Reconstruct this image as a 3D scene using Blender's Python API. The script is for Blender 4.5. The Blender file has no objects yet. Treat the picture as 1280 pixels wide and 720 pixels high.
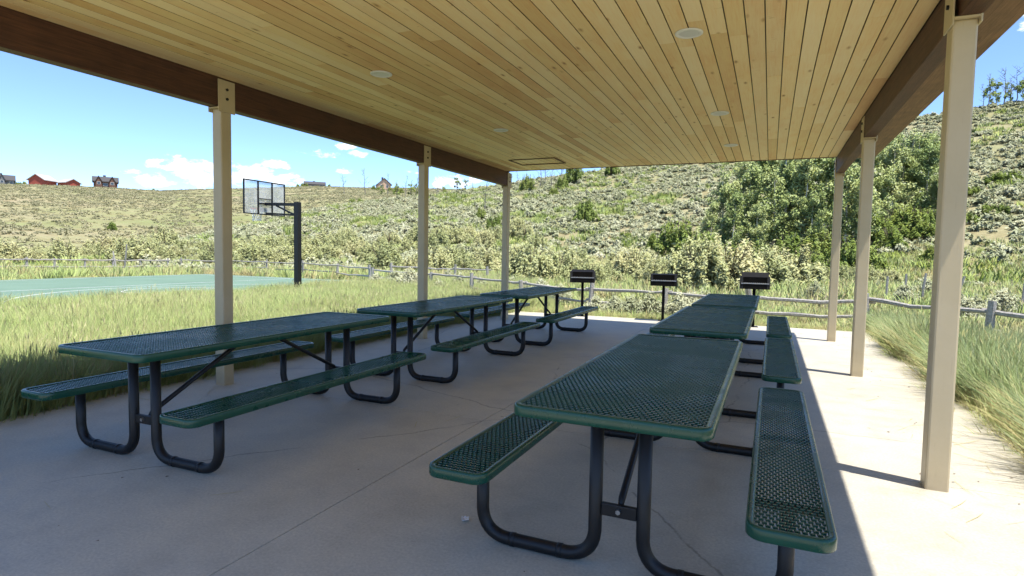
import bpy, math, random
import numpy as np
from mathutils import Matrix, Vector
R = math.radians
random.seed(7); rng = np.random.default_rng(7)
scene = bpy.context.scene
col = scene.collection

# ------------------------------------------------------------------ camera
cam_d = bpy.data.cameras.new('camera'); cam = bpy.data.objects.new('camera', cam_d); col.objects.link(cam)
cam_d.sensor_width = 36.0; cam_d.lens = 20.672; cam_d.clip_start = 0.05; cam_d.clip_end = 6000
_r = (0.91567765, 0.40152978, 0.01755774); _u = (-0.03992496, 0.04740472, 0.99807755); _b = (0.39992554, -0.9146183, 0.05943851)
CAM_H = 1.3659
cam.matrix_world = Matrix(((_r[0], _u[0], _b[0], 0), (_r[1], _u[1], _b[1], 0), (_r[2], _u[2], _b[2], CAM_H), (0, 0, 0, 1)))
scene.camera = cam

# ------------------------------------------------------------------ sun, sky, exposure
SUN = Vector((1.0, -0.30, 2.95)).normalized()          # direction towards the sun
SUN_EL = math.asin(SUN.z); SUN_AZ = math.atan2(SUN.x, SUN.y)   # azimuth from +Y towards +X
sun_d = bpy.data.lights.new('sun', 'SUN'); sun = bpy.data.objects.new('sun', sun_d); col.objects.link(sun)
sun_d.energy = 2.0; sun_d.angle = R(0.53); sun_d.color = (1.0, 0.955, 0.88)
sun.rotation_euler = SUN.to_track_quat('Z', 'Y').to_euler(); sun.location = SUN * 60

vs = scene.view_settings
vs.view_transform = 'Standard'; vs.look = 'None'; vs.gamma = 1.0; vs.exposure = 2.05; vs.use_curve_mapping = False
scene.cycles.use_denoising = True
scene.cycles.max_bounces = 10; scene.cycles.diffuse_bounces = 8; scene.cycles.transparent_max_bounces = 16

world = bpy.data.worlds.new('World'); scene.world = world; world.use_nodes = True
def build_world():
    nt = world.node_tree; nt.nodes.clear(); N = nt.nodes.new; L = nt.links.new
    out = N('ShaderNodeOutputWorld'); bg = N('ShaderNodeBackground'); bg.inputs[1].default_value = 0.088
    sky = N('ShaderNodeTexSky'); sky.sky_type = 'NISHITA'; sky.sun_disc = False
    sky.sun_elevation = SUN_EL; sky.sun_rotation = SUN_AZ; sky.altitude = 5000; sky.air_density = 1.0; sky.dust_density = 0.0; sky.ozone_density = 4.0
    tc = N('ShaderNodeTexCoord'); sep = N('ShaderNodeSeparateXYZ'); L(tc.outputs['Generated'], sep.inputs[0])
    def M(op, a, b=None, c=None, clamp=False):
        n = N('ShaderNodeMath'); n.operation = op; n.use_clamp = clamp
        for i, v in enumerate((a, b, c)):
            if v is None: continue
            if isinstance(v, (int, float)): n.inputs[i].default_value = v
            else: L(v, n.inputs[i])
        return n.outputs[0]
    az = M('ARCTAN2', sep.outputs[0], sep.outputs[1]); el = M('ARCSINE', sep.outputs[2])
    nz = N('ShaderNodeTexNoise'); nz.inputs['Scale'].default_value = 34; nz.inputs['Detail'].default_value = 8; nz.inputs['Roughness'].default_value = 0.62
    mp = N('ShaderNodeMapping'); mp.inputs['Scale'].default_value = (1, 1, 2.2); L(tc.outputs['Generated'], mp.inputs[0]); L(mp.outputs[0], nz.inputs[0])
    nv = M('SUBTRACT', nz.outputs['Fac'], 0.5)
    # scattered fair-weather cumulus: (azimuth, elevation, half width, half height) in degrees
    cl = [(-54.9, 5.6, 2.0, .7), (-53.8, 6.9, 1.7, .8), (-51.6, 6.2, 2.6, 1.2), (-49.6, 6.4, 2.0, 1.1), (-47.4, 6.6, 2.4, 1.0), (-45.6, 7.6, 1.5, .6), (-44.6, 6.0, 2.0, .8), (-41.3, 8.6, 1.9, .42), (-39.6, 9.6, 1.3, .5), (-38.2, 8.9, 1.2, .35),
          (-39.6, 7.3, 1.0, .32), (-32.9, 7.5, 1.0, .35), (-28.9, 6.9, 1.9, .9), (-30.6, 6.6, .9, .6), (16.9, 16.6, 1.1, .6), (18.3, 17.4, 2.0, .9),
          (-84, 8, 5, 1.6), (-100, 11, 4, 1.5), (-125, 7, 6, 1.8), (-160, 10, 5, 1.6), (40, 9, 5, 1.8), (66, 13, 4, 1.6), (95, 8, 6, 1.9), (130, 11, 5, 1.6), (165, 7, 6, 1.6)]
    tot = None
    for a0, e0, wa, we in cl:
        du = M('MULTIPLY', M('SUBTRACT', az, R(a0)), 1 / R(wa)); dv = M('MULTIPLY', M('SUBTRACT', el, R(e0)), 1 / R(we))
        d = M('SUBTRACT', 1.0, M('ADD', M('MULTIPLY', du, du), M('MULTIPLY', dv, dv)))
        d = M('MAXIMUM', d, -1.5)
        tot = d if tot is None else M('SMOOTH_MAX', tot, d, 0.3)
    dens = M('ADD', tot, M('MULTIPLY', nv, 5.6))
    ss = N('ShaderNodeMapRange'); ss.interpolation_type = 'SMOOTHSTEP'; ss.inputs[1].default_value = 0.1; ss.inputs[2].default_value = 1.2; L(dens, ss.inputs[0])
    mix = N('ShaderNodeMixRGB'); L(ss.outputs[0], mix.inputs[0]); L(sky.outputs[0], mix.inputs[1]); mix.inputs[2].default_value = (5.0, 5.05, 5.15, 1)
    L(mix.outputs[0], bg.inputs[0]); L(bg.outputs[0], out.inputs[0])
build_world()

# ------------------------------------------------------------------ helpers
class MB:
    def __init__(s): s.v = []; s.f = []
    def box(s, x0, x1, y0, y1, z0, z1):
        b = len(s.v); s.v += [(x, y, z) for z in (z0, z1) for y in (y0, y1) for x in (x0, x1)]
        s.f += [tuple(b + i for i in q) for q in ((0, 2, 3, 1), (4, 5, 7, 6), (0, 1, 5, 4), (2, 6, 7, 3), (0, 4, 6, 2), (1, 3, 7, 5))]; return s
    def tube(s, pts, rad, n=8, caps=True, up=None):
        pts = [Vector(p) for p in pts]; rads = rad if isinstance(rad, (list, tuple)) else [rad] * len(pts)
        b = len(s.v); prev = None
        for i, p in enumerate(pts):
            t = (pts[min(i + 1, len(pts) - 1)] - pts[max(i - 1, 0)]).normalized()
            if prev is None:
                ref = Vector(up) if up else (Vector((0, 0, 1)) if abs(t.z) < .9 else Vector((1, 0, 0)))
                a = t.cross(ref).normalized()
            else:
                a = (prev - t * prev.dot(t)).normalized()
            prev = a; c = t.cross(a)
            for k in range(n):
                an = 2 * math.pi * (k + .5) / n
                s.v.append(tuple(p + (a * math.cos(an) + c * math.sin(an)) * rads[i]))
        for i in range(len(pts) - 1):
            for k in range(n):
                k2 = (k + 1) % n
                s.f.append((b + i * n + k, b + i * n + k2, b + (i + 1) * n + k2, b + (i + 1) * n + k))
        if caps:
            s.f.append(tuple(b + k for k in range(n))[::-1]); m = b + (len(pts) - 1) * n; s.f.append(tuple(m + k for k in range(n)))
        return s
    def bar(s, p, q, w, h, up=(0, 0, 1)):
        p = Vector(p); q = Vector(q); t = (q - p).normalized(); a = t.cross(Vector(up)).normalized(); c = a.cross(t)
        b = len(s.v)
        for P in (p, q):
            for i, j in ((-1, -1), (1, -1), (1, 1), (-1, 1)): s.v.append(tuple(P + a * i * w / 2 + c * j * h / 2))
        s.f += [tuple(b + i for i in f) for f in ((0, 1, 2, 3), (7, 6, 5, 4), (0, 4, 5, 1), (1, 5, 6, 2), (2, 6, 7, 3), (3, 7, 4, 0))]; return s
    def prism(s, poly, z0, z1):
        b = len(s.v); n = len(poly); s.v += [(x, y, z0) for x, y in poly] + [(x, y, z1) for x, y in poly]
        s.f += [tuple(range(b, b + n))[::-1], tuple(range(b + n, b + 2 * n))] + [(b + i, b + (i + 1) % n, b + n + (i + 1) % n, b + n + i) for i in range(n)]; return s
    def mesh(s, name, m=None, smooth=False):
        me = bpy.data.meshes.new(name); me.from_pydata(s.v, [], s.f); me.update()
        if smooth: me.polygons.foreach_set('use_smooth', [True] * len(me.polygons))
        if m: me.materials.append(m)
        return me
    def build(s, name, m, parent=None, smooth=False, bevel=0):
        return obj(name, s.mesh(name, m, smooth), parent, bevel)
def obj(name, me, parent=None, bevel=0):
    o = bpy.data.objects.new(name, me); col.objects.link(o)
    if parent: o.parent = parent
    if bevel:
        b = o.modifiers.new('bevel', 'BEVEL'); b.width = bevel; b.segments = 2; b.limit_method = 'ANGLE'
    return o
def quads_mesh(name, V, m, nper=4, mats=None):
    V = np.asarray(V, np.float32).reshape(-1, 3); n = len(V); nf = n // nper
    me = bpy.data.meshes.new(name); me.vertices.add(n); me.vertices.foreach_set('co', V.ravel())
    me.loops.add(n); me.loops.foreach_set('vertex_index', np.arange(n, dtype=np.int32))
    me.polygons.add(nf); me.polygons.foreach_set('loop_start', np.arange(0, n, nper, dtype=np.int32))
    me.materials.append(m)
    if mats is not None:
        for x in mats[0]: me.materials.append(x)
        me.polygons.foreach_set('material_index', np.asarray(mats[1], np.int32))
    me.update(calc_edges=True); return me
def tag(o, label=None, cat=None, group=None, kind=None):
    if label: o['label'] = label
    if cat: o['category'] = cat
    if group: o['group'] = group
    if kind: o['kind'] = kind
    return o
def empty(name, loc=(0, 0, 0), rz=0):
    o = bpy.data.objects.new(name, None); col.objects.link(o); o.location = loc; o.rotation_euler = (0, 0, rz); o.empty_display_size = .2; return o
def copy_tree(o, parent=None):
    c = o.copy(); col.objects.link(c); c.parent = parent
    for ch in o.children: copy_tree(ch, c)
    return c
def az(a, r): return (r * math.sin(R(a)), r * math.cos(R(a)))

# ------------------------------------------------------------------ materials
def mat(name): 
    m = bpy.data.materials.new(name); m.use_nodes = True; nt = m.node_tree; b = nt.nodes['Principled BSDF']; return m, nt, b
def node(nt, t, **kw):
    n = nt.nodes.new(t)
    for k, v in kw.items():
        if k in n.inputs: n.inputs[k].default_value = v
        else: setattr(n, k, v)
    return n
def ramp(nt, src, stops):
    n = nt.nodes.new('ShaderNodeValToRGB'); e = n.color_ramp.elements
    while len(e) < len(stops): e.new(.5)
    for i, (p, c) in enumerate(stops): e[i].position = p; e[i].color = (*c, 1) if len(c) == 3 else c
    nt.links.new(src, n.inputs[0]); return n.outputs[0]
def mixc(nt, f, a, b, mode='MIX'):
    n = nt.nodes.new('ShaderNodeMixRGB'); n.blend_type = mode
    for i, v in enumerate((f, a, b)):
        if isinstance(v, (int, float)): n.inputs[i].default_value = v
        elif isinstance(v, tuple): n.inputs[i].default_value = (*v, 1)
        else: nt.links.new(v, n.inputs[i])
    return n.outputs[0]
def coords(nt, kind='Object', scale=(1, 1, 1), rand=False):
    tc = nt.nodes.new('ShaderNodeTexCoord'); mp = nt.nodes.new('ShaderNodeMapping'); mp.inputs['Scale'].default_value = scale
    nt.links.new(tc.outputs[kind], mp.inputs[0])
    if rand:
        oi = nt.nodes.new('ShaderNodeObjectInfo'); ml = nt.nodes.new('ShaderNodeMath'); ml.operation = 'MULTIPLY'; ml.inputs[1].default_value = 173.0
        nt.links.new(oi.outputs['Random'], ml.inputs[0]); nt.links.new(ml.outputs[0], mp.inputs['Location'])
    return mp.outputs[0]
def noise(nt, vec, scale, detail=4, rough=.55, dist=0):
    n = node(nt, 'ShaderNodeTexNoise', Scale=scale, Detail=detail, Roughness=rough, Distortion=dist); nt.links.new(vec, n.inputs['Vector']); return n.outputs['Fac']
def bump(nt, b, h, strength, dist=.01):
    n = node(nt, 'ShaderNodeBump', Strength=strength, Distance=dist); nt.links.new(h, n.inputs['Height']); nt.links.new(n.outputs[0], b.inputs['Normal'])
def simple(name, c, rough=.5, metal=0, var=.12, nscale=9, bs=0):
    m, nt, b = mat(name); v = coords(nt, 'Object'); n = noise(nt, v, nscale, 5)
    nt.links.new(ramp(nt, n, [(.25, tuple(x * (1 - var) for x in c)), (.75, tuple(min(1, x * (1 + var)) for x in c))]), b.inputs['Base Color'])
    b.inputs['Roughness'].default_value = rough; b.inputs['Metallic'].default_value = metal
    if bs: bump(nt, b, noise(nt, v, nscale * 14, 3), bs, .004)
    return m
def m_concrete():
    m, nt, b = mat('concrete'); v = coords(nt, 'Object')
    big = noise(nt, v, .55, 5, .6); mid = noise(nt, v, 3.2, 8, .7); fine = noise(nt, v, 70, 4, .65); st1 = noise(nt, v, 1.3, 6, .7, .5)
    c = ramp(nt, big, [(.28, (.41, .375, .30)), (.5, (.48, .445, .36)), (.72, (.525, .485, .40))])
    c = mixc(nt, .55, c, ramp(nt, mid, [(.3, (.36, .35, .34)), (.5, (.5, .5, .5)), (.7, (.60, .59, .57))]), 'OVERLAY')
    c = mixc(nt, .35, c, ramp(nt, fine, [(.3, (.28, .28, .28)), (.7, (.72, .72, .72))]), 'OVERLAY')
    c = mixc(nt, ramp(nt, st1, [(.58, (0, 0, 0)), (.78, (.45, .45, .45))]), c, (.30, .26, .215))
    sp = node(nt, 'ShaderNodeTexVoronoi', Scale=1.7, Randomness=1.0); nt.links.new(v, sp.inputs['Vector'])
    st = ramp(nt, sp.outputs['Distance'], [(0.0, (.35, .35, .35)), (.018, (.45, .43, .41)), (.03, (1, 1, 1))])
    c = mixc(nt, .75, c, st, 'MULTIPLY')
    wv = node(nt, 'ShaderNodeTexNoise', Scale=1.2, Detail=6.0, Roughness=.6); nt.links.new(v, wv.inputs['Vector'])
    cv = mixc(nt, .22, v, wv.outputs['Color']); ck = node(nt, 'ShaderNodeTexVoronoi', Scale=.42, feature='DISTANCE_TO_EDGE'); nt.links.new(cv, ck.inputs['Vector'])
    line = ramp(nt, ck.outputs['Distance'], [(0, (.42, .41, .40)), (.0016, (.6, .6, .6)), (.003, (1, 1, 1))])
    c = mixc(nt, ramp(nt, st1, [(.44, (0, 0, 0)), (.52, (.8, .8, .8))]), c, mixc(nt, 1, c, line, 'MULTIPLY'))
    nt.links.new(c, b.inputs['Base Color']); 
    nt.links.new(ramp(nt, mid, [(.3, (.5,) * 3), (.7, (.78,) * 3)]), b.inputs['Roughness'])
    bump(nt, b, mixc(nt, .5, mid, fine), .35, .006); return m
def m_pine():
    m, nt, b = mat('pine_board'); v = coords(nt, 'Object', (1, 1, 1), True)
    oi = nt.nodes.new('ShaderNodeObjectInfo')
    g = coords(nt, 'Object', (26, 1.1, 26), True); gr = noise(nt, g, 3.2, 5, .6, .6)
    base = ramp(nt, oi.outputs['Random'], [(0, (.64, .38, .15)), (.25, (.78, .54, .24)), (.6, (.86, .63, .31)), (.85, (.88, .68, .37)), (1, (.66, .40, .16))])
    c = mixc(nt, .5, base, ramp(nt, gr, [(.25, (.40, .34, .29)), (.5, (.55, .54, .52)), (.8, (.68, .66, .62))]), 'OVERLAY')
    blot = noise(nt, coords(nt, 'Object', (3, 1.0, 3), True), 1.6, 4)
    c = mixc(nt, .5, c, ramp(nt, blot, [(.28, (.40, .33, .27)), (.5, (.54, .53, .52)), (.75, (.62, .62, .62))]), 'OVERLAY')
    kn = node(nt, 'ShaderNodeTexVoronoi', Scale=1.0, Randomness=1.0); kv = coords(nt, 'Object', (9, 3.4, 9), True); nt.links.new(kv, kn.inputs['Vector'])
    ring = ramp(nt, kn.outputs['Distance'], [(0, (.16, .08, .04)), (.045, (.34, .2, .11)), (.10, (.74, .64, .52)), (.2, (1, 1, 1))])
    sel = node(nt, 'ShaderNodeSeparateColor'); nt.links.new(kn.outputs['Color'], sel.inputs[0])
    gt = node(nt, 'ShaderNodeMath', operation='GREATER_THAN'); gt.inputs[1].default_value = .52; nt.links.new(sel.outputs[0], gt.inputs[0])
    c = mixc(nt, 1.0, c, mixc(nt, gt.outputs[0], (1, 1, 1), ring), 'MULTIPLY')
    ck = noise(nt, coords(nt, 'Object', (10, 55, 10), True), 1.0, 3, .6); cm = noise(nt, coords(nt, 'Object', (3, .8, 3), True), 1.3, 3)
    dash = ramp(nt, ck, [(.66, (1, 1, 1)), (.74, (.62, .50, .40))]); c = mixc(nt, ramp(nt, cm, [(.48, (0, 0, 0)), (.62, (1, 1, 1))]), c, mixc(nt, 1.0, c, dash, 'MULTIPLY'))
    nt.links.new(c, b.inputs['Base Color']); b.inputs['Roughness'].default_value = .5; bump(nt, b, gr, .12, .003); return m
def m_beam(name, c0, c1):
    m, nt, b = mat(name); gr = noise(nt, coords(nt, 'Object', (30, 1.2, 30)), 2.0, 6, .65, .8); bl = noise(nt, coords(nt, 'Object', (4, 2.5, 4)), 2.2, 4)
    c = ramp(nt, gr, [(.3, c0), (.7, c1)]); c = mixc(nt, .55, c, ramp(nt, bl, [(.3, (.35, .35, .35)), (.7, (.65, .65, .65))]), 'OVERLAY')
    nt.links.new(c, b.inputs['Base Color']); b.inputs['Roughness'].default_value = .62; bump(nt, b, gr, .5, .006); return m
def m_leaf(name, stops, transl=.35, rough=.6, up0=.5):
    """foliage: colour varies per plant and per patch; thin leaves let some light through"""
    m, nt, b = mat(name); out = nt.nodes['Material Output']
    oi = nt.nodes.new('ShaderNodeObjectInfo'); geo = nt.nodes.new('ShaderNodeNewGeometry')
    n = noise(nt, geo.outputs['Position'], .35, 3); ad = node(nt, 'ShaderNodeMath', operation='MULTIPLY_ADD'); ad.inputs[1].default_value = .5
    nt.links.new(oi.outputs['Random'], ad.inputs[0]); m2 = node(nt, 'ShaderNodeMath', operation='MULTIPLY_ADD'); m2.inputs[1].default_value = .9; m2.inputs[2].default_value = -.2
    nt.links.new(n, m2.inputs[0]); nt.links.new(m2.outputs[0], ad.inputs[2])
    isl = node(nt, 'ShaderNodeMath', operation='MULTIPLY_ADD'); isl.inputs[1].default_value = .3; isl.inputs[2].default_value = -.15
    nt.links.new(geo.outputs['Random Per Island'], isl.inputs[0]); sm = node(nt, 'ShaderNodeMath', operation='ADD'); nt.links.new(ad.outputs[0], sm.inputs[0]); nt.links.new(isl.outputs[0], sm.inputs[1])
    c = ramp(nt, sm.outputs[0], stops)
    nt.links.new(c, b.inputs['Base Color']); b.inputs['Roughness'].default_value = rough; b.inputs['Specular IOR Level'].default_value = .25
    vm = nt.nodes.new('ShaderNodeVectorMath'); vm.operation = 'MULTIPLY_ADD'; nt.links.new(geo.outputs['Normal'], vm.inputs[0]); vm.inputs[1].default_value = (up0,) * 3; vm.inputs[2].default_value = (0, 0, 1 - up0)
    nn = nt.nodes.new('ShaderNodeVectorMath'); nn.operation = 'NORMALIZE'; nt.links.new(vm.outputs[0], nn.inputs[0]); nt.links.new(nn.outputs[0], b.inputs['Normal'])
    tr = nt.nodes.new('ShaderNodeBsdfTranslucent'); nt.links.new(mixc(nt, 1, c, (1, 1, .6), 'MULTIPLY'), tr.inputs[0])
    mx = nt.nodes.new('ShaderNodeMixShader'); mx.inputs[0].default_value = transl
    nt.links.new(b.outputs[0], mx.inputs[1]); nt.links.new(tr.outputs[0], mx.inputs[2]); nt.links.new(mx.outputs[0], out.inputs[0]); return m
def m_ground():
    m, nt, b = mat('meadow_soil'); geo = nt.nodes.new('ShaderNodeNewGeometry'); P = geo.outputs['Position']
    a = noise(nt, P, .03, 5, .6); c = noise(nt, P, .22, 6, .65); f = noise(nt, P, 1.6, 5, .7)
    col1 = ramp(nt, a, [(.3, (.33, .285, .18)), (.5, (.29, .27, .15)), (.7, (.21, .235, .10))])
    col2 = mixc(nt, .6, col1, ramp(nt, c, [(.3, (.36, .30, .2)), (.55, (.5, .5, .48)), (.75, (.42, .52, .3))]), 'OVERLAY')
    col3 = mixc(nt, .5, col2, ramp(nt, f, [(.3, (.3, .3, .3)), (.7, (.7, .7, .7))]), 'OVERLAY')
    nt.links.new(col3, b.inputs['Base Color']); b.inputs['Roughness'].default_value = .95; b.inputs['Specular IOR Level'].default_value = .1
    bump(nt, b, f, .6, .25); return m
def m_plastic():
    m, nt, b = mat('green_plastic_coating'); v = coords(nt, 'Object'); w = nt.nodes.new('ShaderNodeNewGeometry').outputs['Position']; n = noise(nt, v, 30, 4); q = noise(nt, w, 3, 6, .65); d = noise(nt, w, 22, 5, .7)
    c = ramp(nt, q, [(.3, (.006, .056, .035)), (.7, (.010, .074, .046))]); c = mixc(nt, ramp(nt, d, [(.62, (0, 0, 0)), (.8, (.30, .30, .30))]), c, (.14, .16, .13))
    nt.links.new(c, b.inputs['Base Color'])
    nt.links.new(ramp(nt, q, [(.3, (.20,) * 3), (.7, (.36,) * 3)]), b.inputs['Roughness']); bump(nt, b, n, .03, .001); return m
def m_court():
    m, nt, b = mat('court_paint'); v = coords(nt, 'Object'); n = noise(nt, v, .5, 6, .6); f = noise(nt, v, 12, 4)
    c = ramp(nt, n, [(.3, (.125, .20, .13)), (.7, (.16, .245, .165))]); c = mixc(nt, .3, c, ramp(nt, f, [(.3, (.4,) * 3), (.7, (.6,) * 3)]), 'OVERLAY')
    nt.links.new(c, b.inputs['Base Color']); b.inputs['Roughness'].default_value = .7; return m
def m_rail():
    m, nt, b = mat('weathered_wood'); g = noise(nt, coords(nt, 'Object', (8, 8, 8), True), 3, 6, .7); g2 = noise(nt, coords(nt, 'Object', (1, 1, 30)), 2, 4)
    c = ramp(nt, g, [(.25, (.16, .145, .13)), (.5, (.35, .325, .29)), (.75, (.52, .49, .45))]); nt.links.new(c, b.inputs['Base Color']); b.inputs['Roughness'].default_value = .9
    bump(nt, b, g, .6, .02); return m
def m_glass(name, tint, alpha):
    m, nt, b = mat(name); out = nt.nodes['Material Output']; v = coords(nt, 'Object'); n = noise(nt, v, 3, 5)
    tp = nt.nodes.new('ShaderNodeBsdfTransparent'); tp.inputs[0].default_value = (*tint, 1)
    b.inputs['Roughness'].default_value = .12; nt.links.new(ramp(nt, n, [(.3, (.55, .57, .58)), (.7, (.7, .72, .73))]), b.inputs['Base Color'])
    mx = nt.nodes.new('ShaderNodeMixShader'); nt.links.new(ramp(nt, n, [(.3, (alpha,) * 3), (.7, (alpha * 1.7,) * 3)]), mx.inputs[0])
    nt.links.new(tp.outputs[0], mx.inputs[1]); nt.links.new(b.outputs[0], mx.inputs[2]); nt.links.new(mx.outputs[0], out.inputs[0]); return m

PEDGE = simple('board_gap_shade', (.16, .085, .035), .9, 0, .3, 12)  # dark colour for ceiling board sides, paints in the shade of the gaps
CONC = m_concrete(); PINE = m_pine()
BEAM = m_beam('dark_stained_timber', (.042, .015, .008), (.12, .046, .022)); SOFF = m_beam('rough_sawn_panel', (.13, .062, .032), (.27, .145, .080))
def m_column():
    m, nt, b = mat('beige_steel_paint'); v = coords(nt, 'Object'); n = noise(nt, v, 2.5, 6, .65); sc = noise(nt, coords(nt, 'Object', (40, 40, 3)), 1.5, 5, .7)
    c = ramp(nt, n, [(.3, (.51, .42, .26)), (.7, (.575, .48, .315))]); c = mixc(nt, ramp(nt, sc, [(.60, (0, 0, 0)), (.75, (.35, .35, .35))]), c, (.36, .28, .19))
    geo = nt.nodes.new('ShaderNodeNewGeometry'); sp = nt.nodes.new('ShaderNodeSeparateXYZ'); nt.links.new(geo.outputs['Position'], sp.inputs[0])
    ad = node(nt, 'ShaderNodeMath', operation='MULTIPLY_ADD'); ad.inputs[1].default_value = .25; nt.links.new(n, ad.inputs[0]); nt.links.new(sp.outputs[2], ad.inputs[2])
    c = mixc(nt, ramp(nt, ad.outputs[0], [(.10, (.5, .5, .5)), (.24, (0, 0, 0))]), c, (.33, .27, .20))
    nt.links.new(c, b.inputs['Base Color']); b.inputs['Roughness'].default_value = .45; bump(nt, b, noise(nt, v, 60, 3), .06, .003); return m
COLM = m_column()
PLAS = m_plastic(); BLK = simple('black_powder_coat', (.005, .005, .006), .48, 0, .3, 20, .06)
ROOFM = simple('roof_metal', (.10, .09, .08), .5, .3); WHT = simple('white_trim_paint', (.78, .77, .73), .5, 0, .04); LENS = simple('frosted_lens', (.62, .62, .58), .35, 0, .03)
DARKJ = simple('joint_filler', (.10, .095, .09), .9); GALV = simple('galvanised_bolt', (.42, .43, .44), .35, .9)
GROUND = m_ground(); COURT = m_court(); LINE = simple('line_paint', (.74, .76, .73), .7, 0, .08, 3); RAIL = m_rail()
GRILL = simple('sooty_steel', (.007, .0065, .006), .7, 0, .4, 14, .2); GRILL.node_tree.nodes['Principled BSDF'].inputs['Specular IOR Level'].default_value = .15; STEEL = simple('grill_flange_steel', (.05, .048, .048), .6, .3, .5, 20, .2); GRATE = simple('bare_grate_steel', (.50, .49, .48), .4, .8)
ACRY = m_glass('clear_backboard', (.95, .97, .98), .26); ORNG = simple('rim_orange', (.55, .09, .03), .5); NETM = simple('net_cord', (.75, .75, .73), .8)
BARK = simple('aspen_bark', (.52, .49, .42), .85, 0, .45, 5, .4); DEADW = simple('dead_wood', (.20, .18, .16), .9, 0, .35, 4); STEMM = simple('shrub_stem', (.15, .115, .08), .9, 0, .3, 6)
GRASS_L = m_leaf('meadow_grass', [(.1, (.32, .42, .14)), (.4, (.42, .52, .18)), (.65, (.50, .57, .22)), (.9, (.60, .58, .30))], .2, .55, .25)
GRASS_R = m_leaf('green_bunch_grass', [(.1, (.20, .30, .12)), (.45, (.30, .39, .17)), (.75, (.42, .46, .23)), (.95, (.56, .52, .30))], .2, .5, .28)
DRYG = m_leaf('dry_grass', [(.1, (0.38, 0.36, 0.15)), (.5, (0.5, 0.44, 0.21)), (.9, (0.58, 0.5, 0.29))], .22, .6, .3)
SEED = m_leaf('seed_heads', [(.1, (.46, .48, .24)), (.9, (.58, .55, .31))], .25, .6, .3)
SAGE = m_leaf('sage_leaves', [(.1, (.27, .30, .165)), (.45, (.38, .40, .245)), (.75, (.48, .49, .325)), (.95, (.56, .54, .37))], .10, .75, .33)
FARS = m_leaf('far_brush_leaves', [(.1, (.26, .26, .14)), (.5, (.36, .345, .20)), (.9, (.46, .41, .26))], .2, .8, .5)
WILL = m_leaf('willow_leaves', [(.1, (.33, .37, .17)), (.45, (.45, .48, .235)), (.75, (.55, .55, .29)), (.95, (.60, .55, .30))], .2, .6, .28)
GREENB = m_leaf('green_shrub_leaves', [(.1, (0.161, 0.23, 0.0517)), (.5, (0.253, 0.333, 0.0805)), (.9, (0.356, 0.402, 0.115))], .22, .55, .32)
ASPL = m_leaf('aspen_leaves', [(.1, (.20, .27, .085)), (.5, (.35, .42, .15)), (.9, (.55, .59, .27))], .15, .42, .42)
RED = simple('red_barn_siding', (.33, .07, .045), .8, 0, .1, 2); PALE = simple('pale_metal_roof', (.44, .42, .40), .6); DKR = simple('dark_shingle', (.07, .065, .065), .85); LOG = simple('brown_log_siding', (.15, .075, .05), .8)
GREYS = simple('grey_siding', (.16, .16, .165), .8); TAN = simple('tan_siding', (.55, .36, .24), .8); PANE = simple('window_pane', (.05, .06, .07), .1); TRIMW = simple('window_trim', (.55, .53, .5), .7)
PAPER = simple('crumpled_wrapper', (.72, .72, .72), .4, 0, .2, 30)

# ------------------------------------------------------------------ terrain
NEAR = np.array([(-180, .05), (-120, .03), (-75, 0), (-60, .003), (-54.5, .017), (-48.5, .038), (-43, .060), (-40.3, .071), (-34.4, .087), (-28.3, .103), (-23.7, .118), (-19, .130), (-15.9, .1375), (-13, .1464), (-4.2, .1675), (1.1, .18), (6, .1907), (11.2, .199), (14.3, .2027), (17.3, .2030), (40, .20), (80, .12), (120, .06), (180, .05)])
FAR = np.array([(-180, .03), (-90, .07), (-64.6, .0745), (-59.9, .0795), (-57.5, .0810), (-54.5, .0805), (-48.5, .0905), (-41.7, .1000), (-36, .1030), (-30, .1035), (-15, .105), (60, .08), (180, .03)])
def sst(t): t = np.clip(t, 0, 1); return t * t * (3 - 2 * t)
def hash_noise(x, y, s):
    return (np.sin(x * .083 * s + 1.3 * np.sin(y * .051 * s)) + np.sin(y * .097 * s + 1.7 * np.sin(x * .043 * s) + 2.1) + .6 * np.sin((x + y) * .19 * s) + .5 * np.sin((x - 1.3 * y) * .27 * s + 1)) / 3.1
R0N, R1N, R0F, R1F = 50.0, 150.0, 85.0, 430.0
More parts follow.
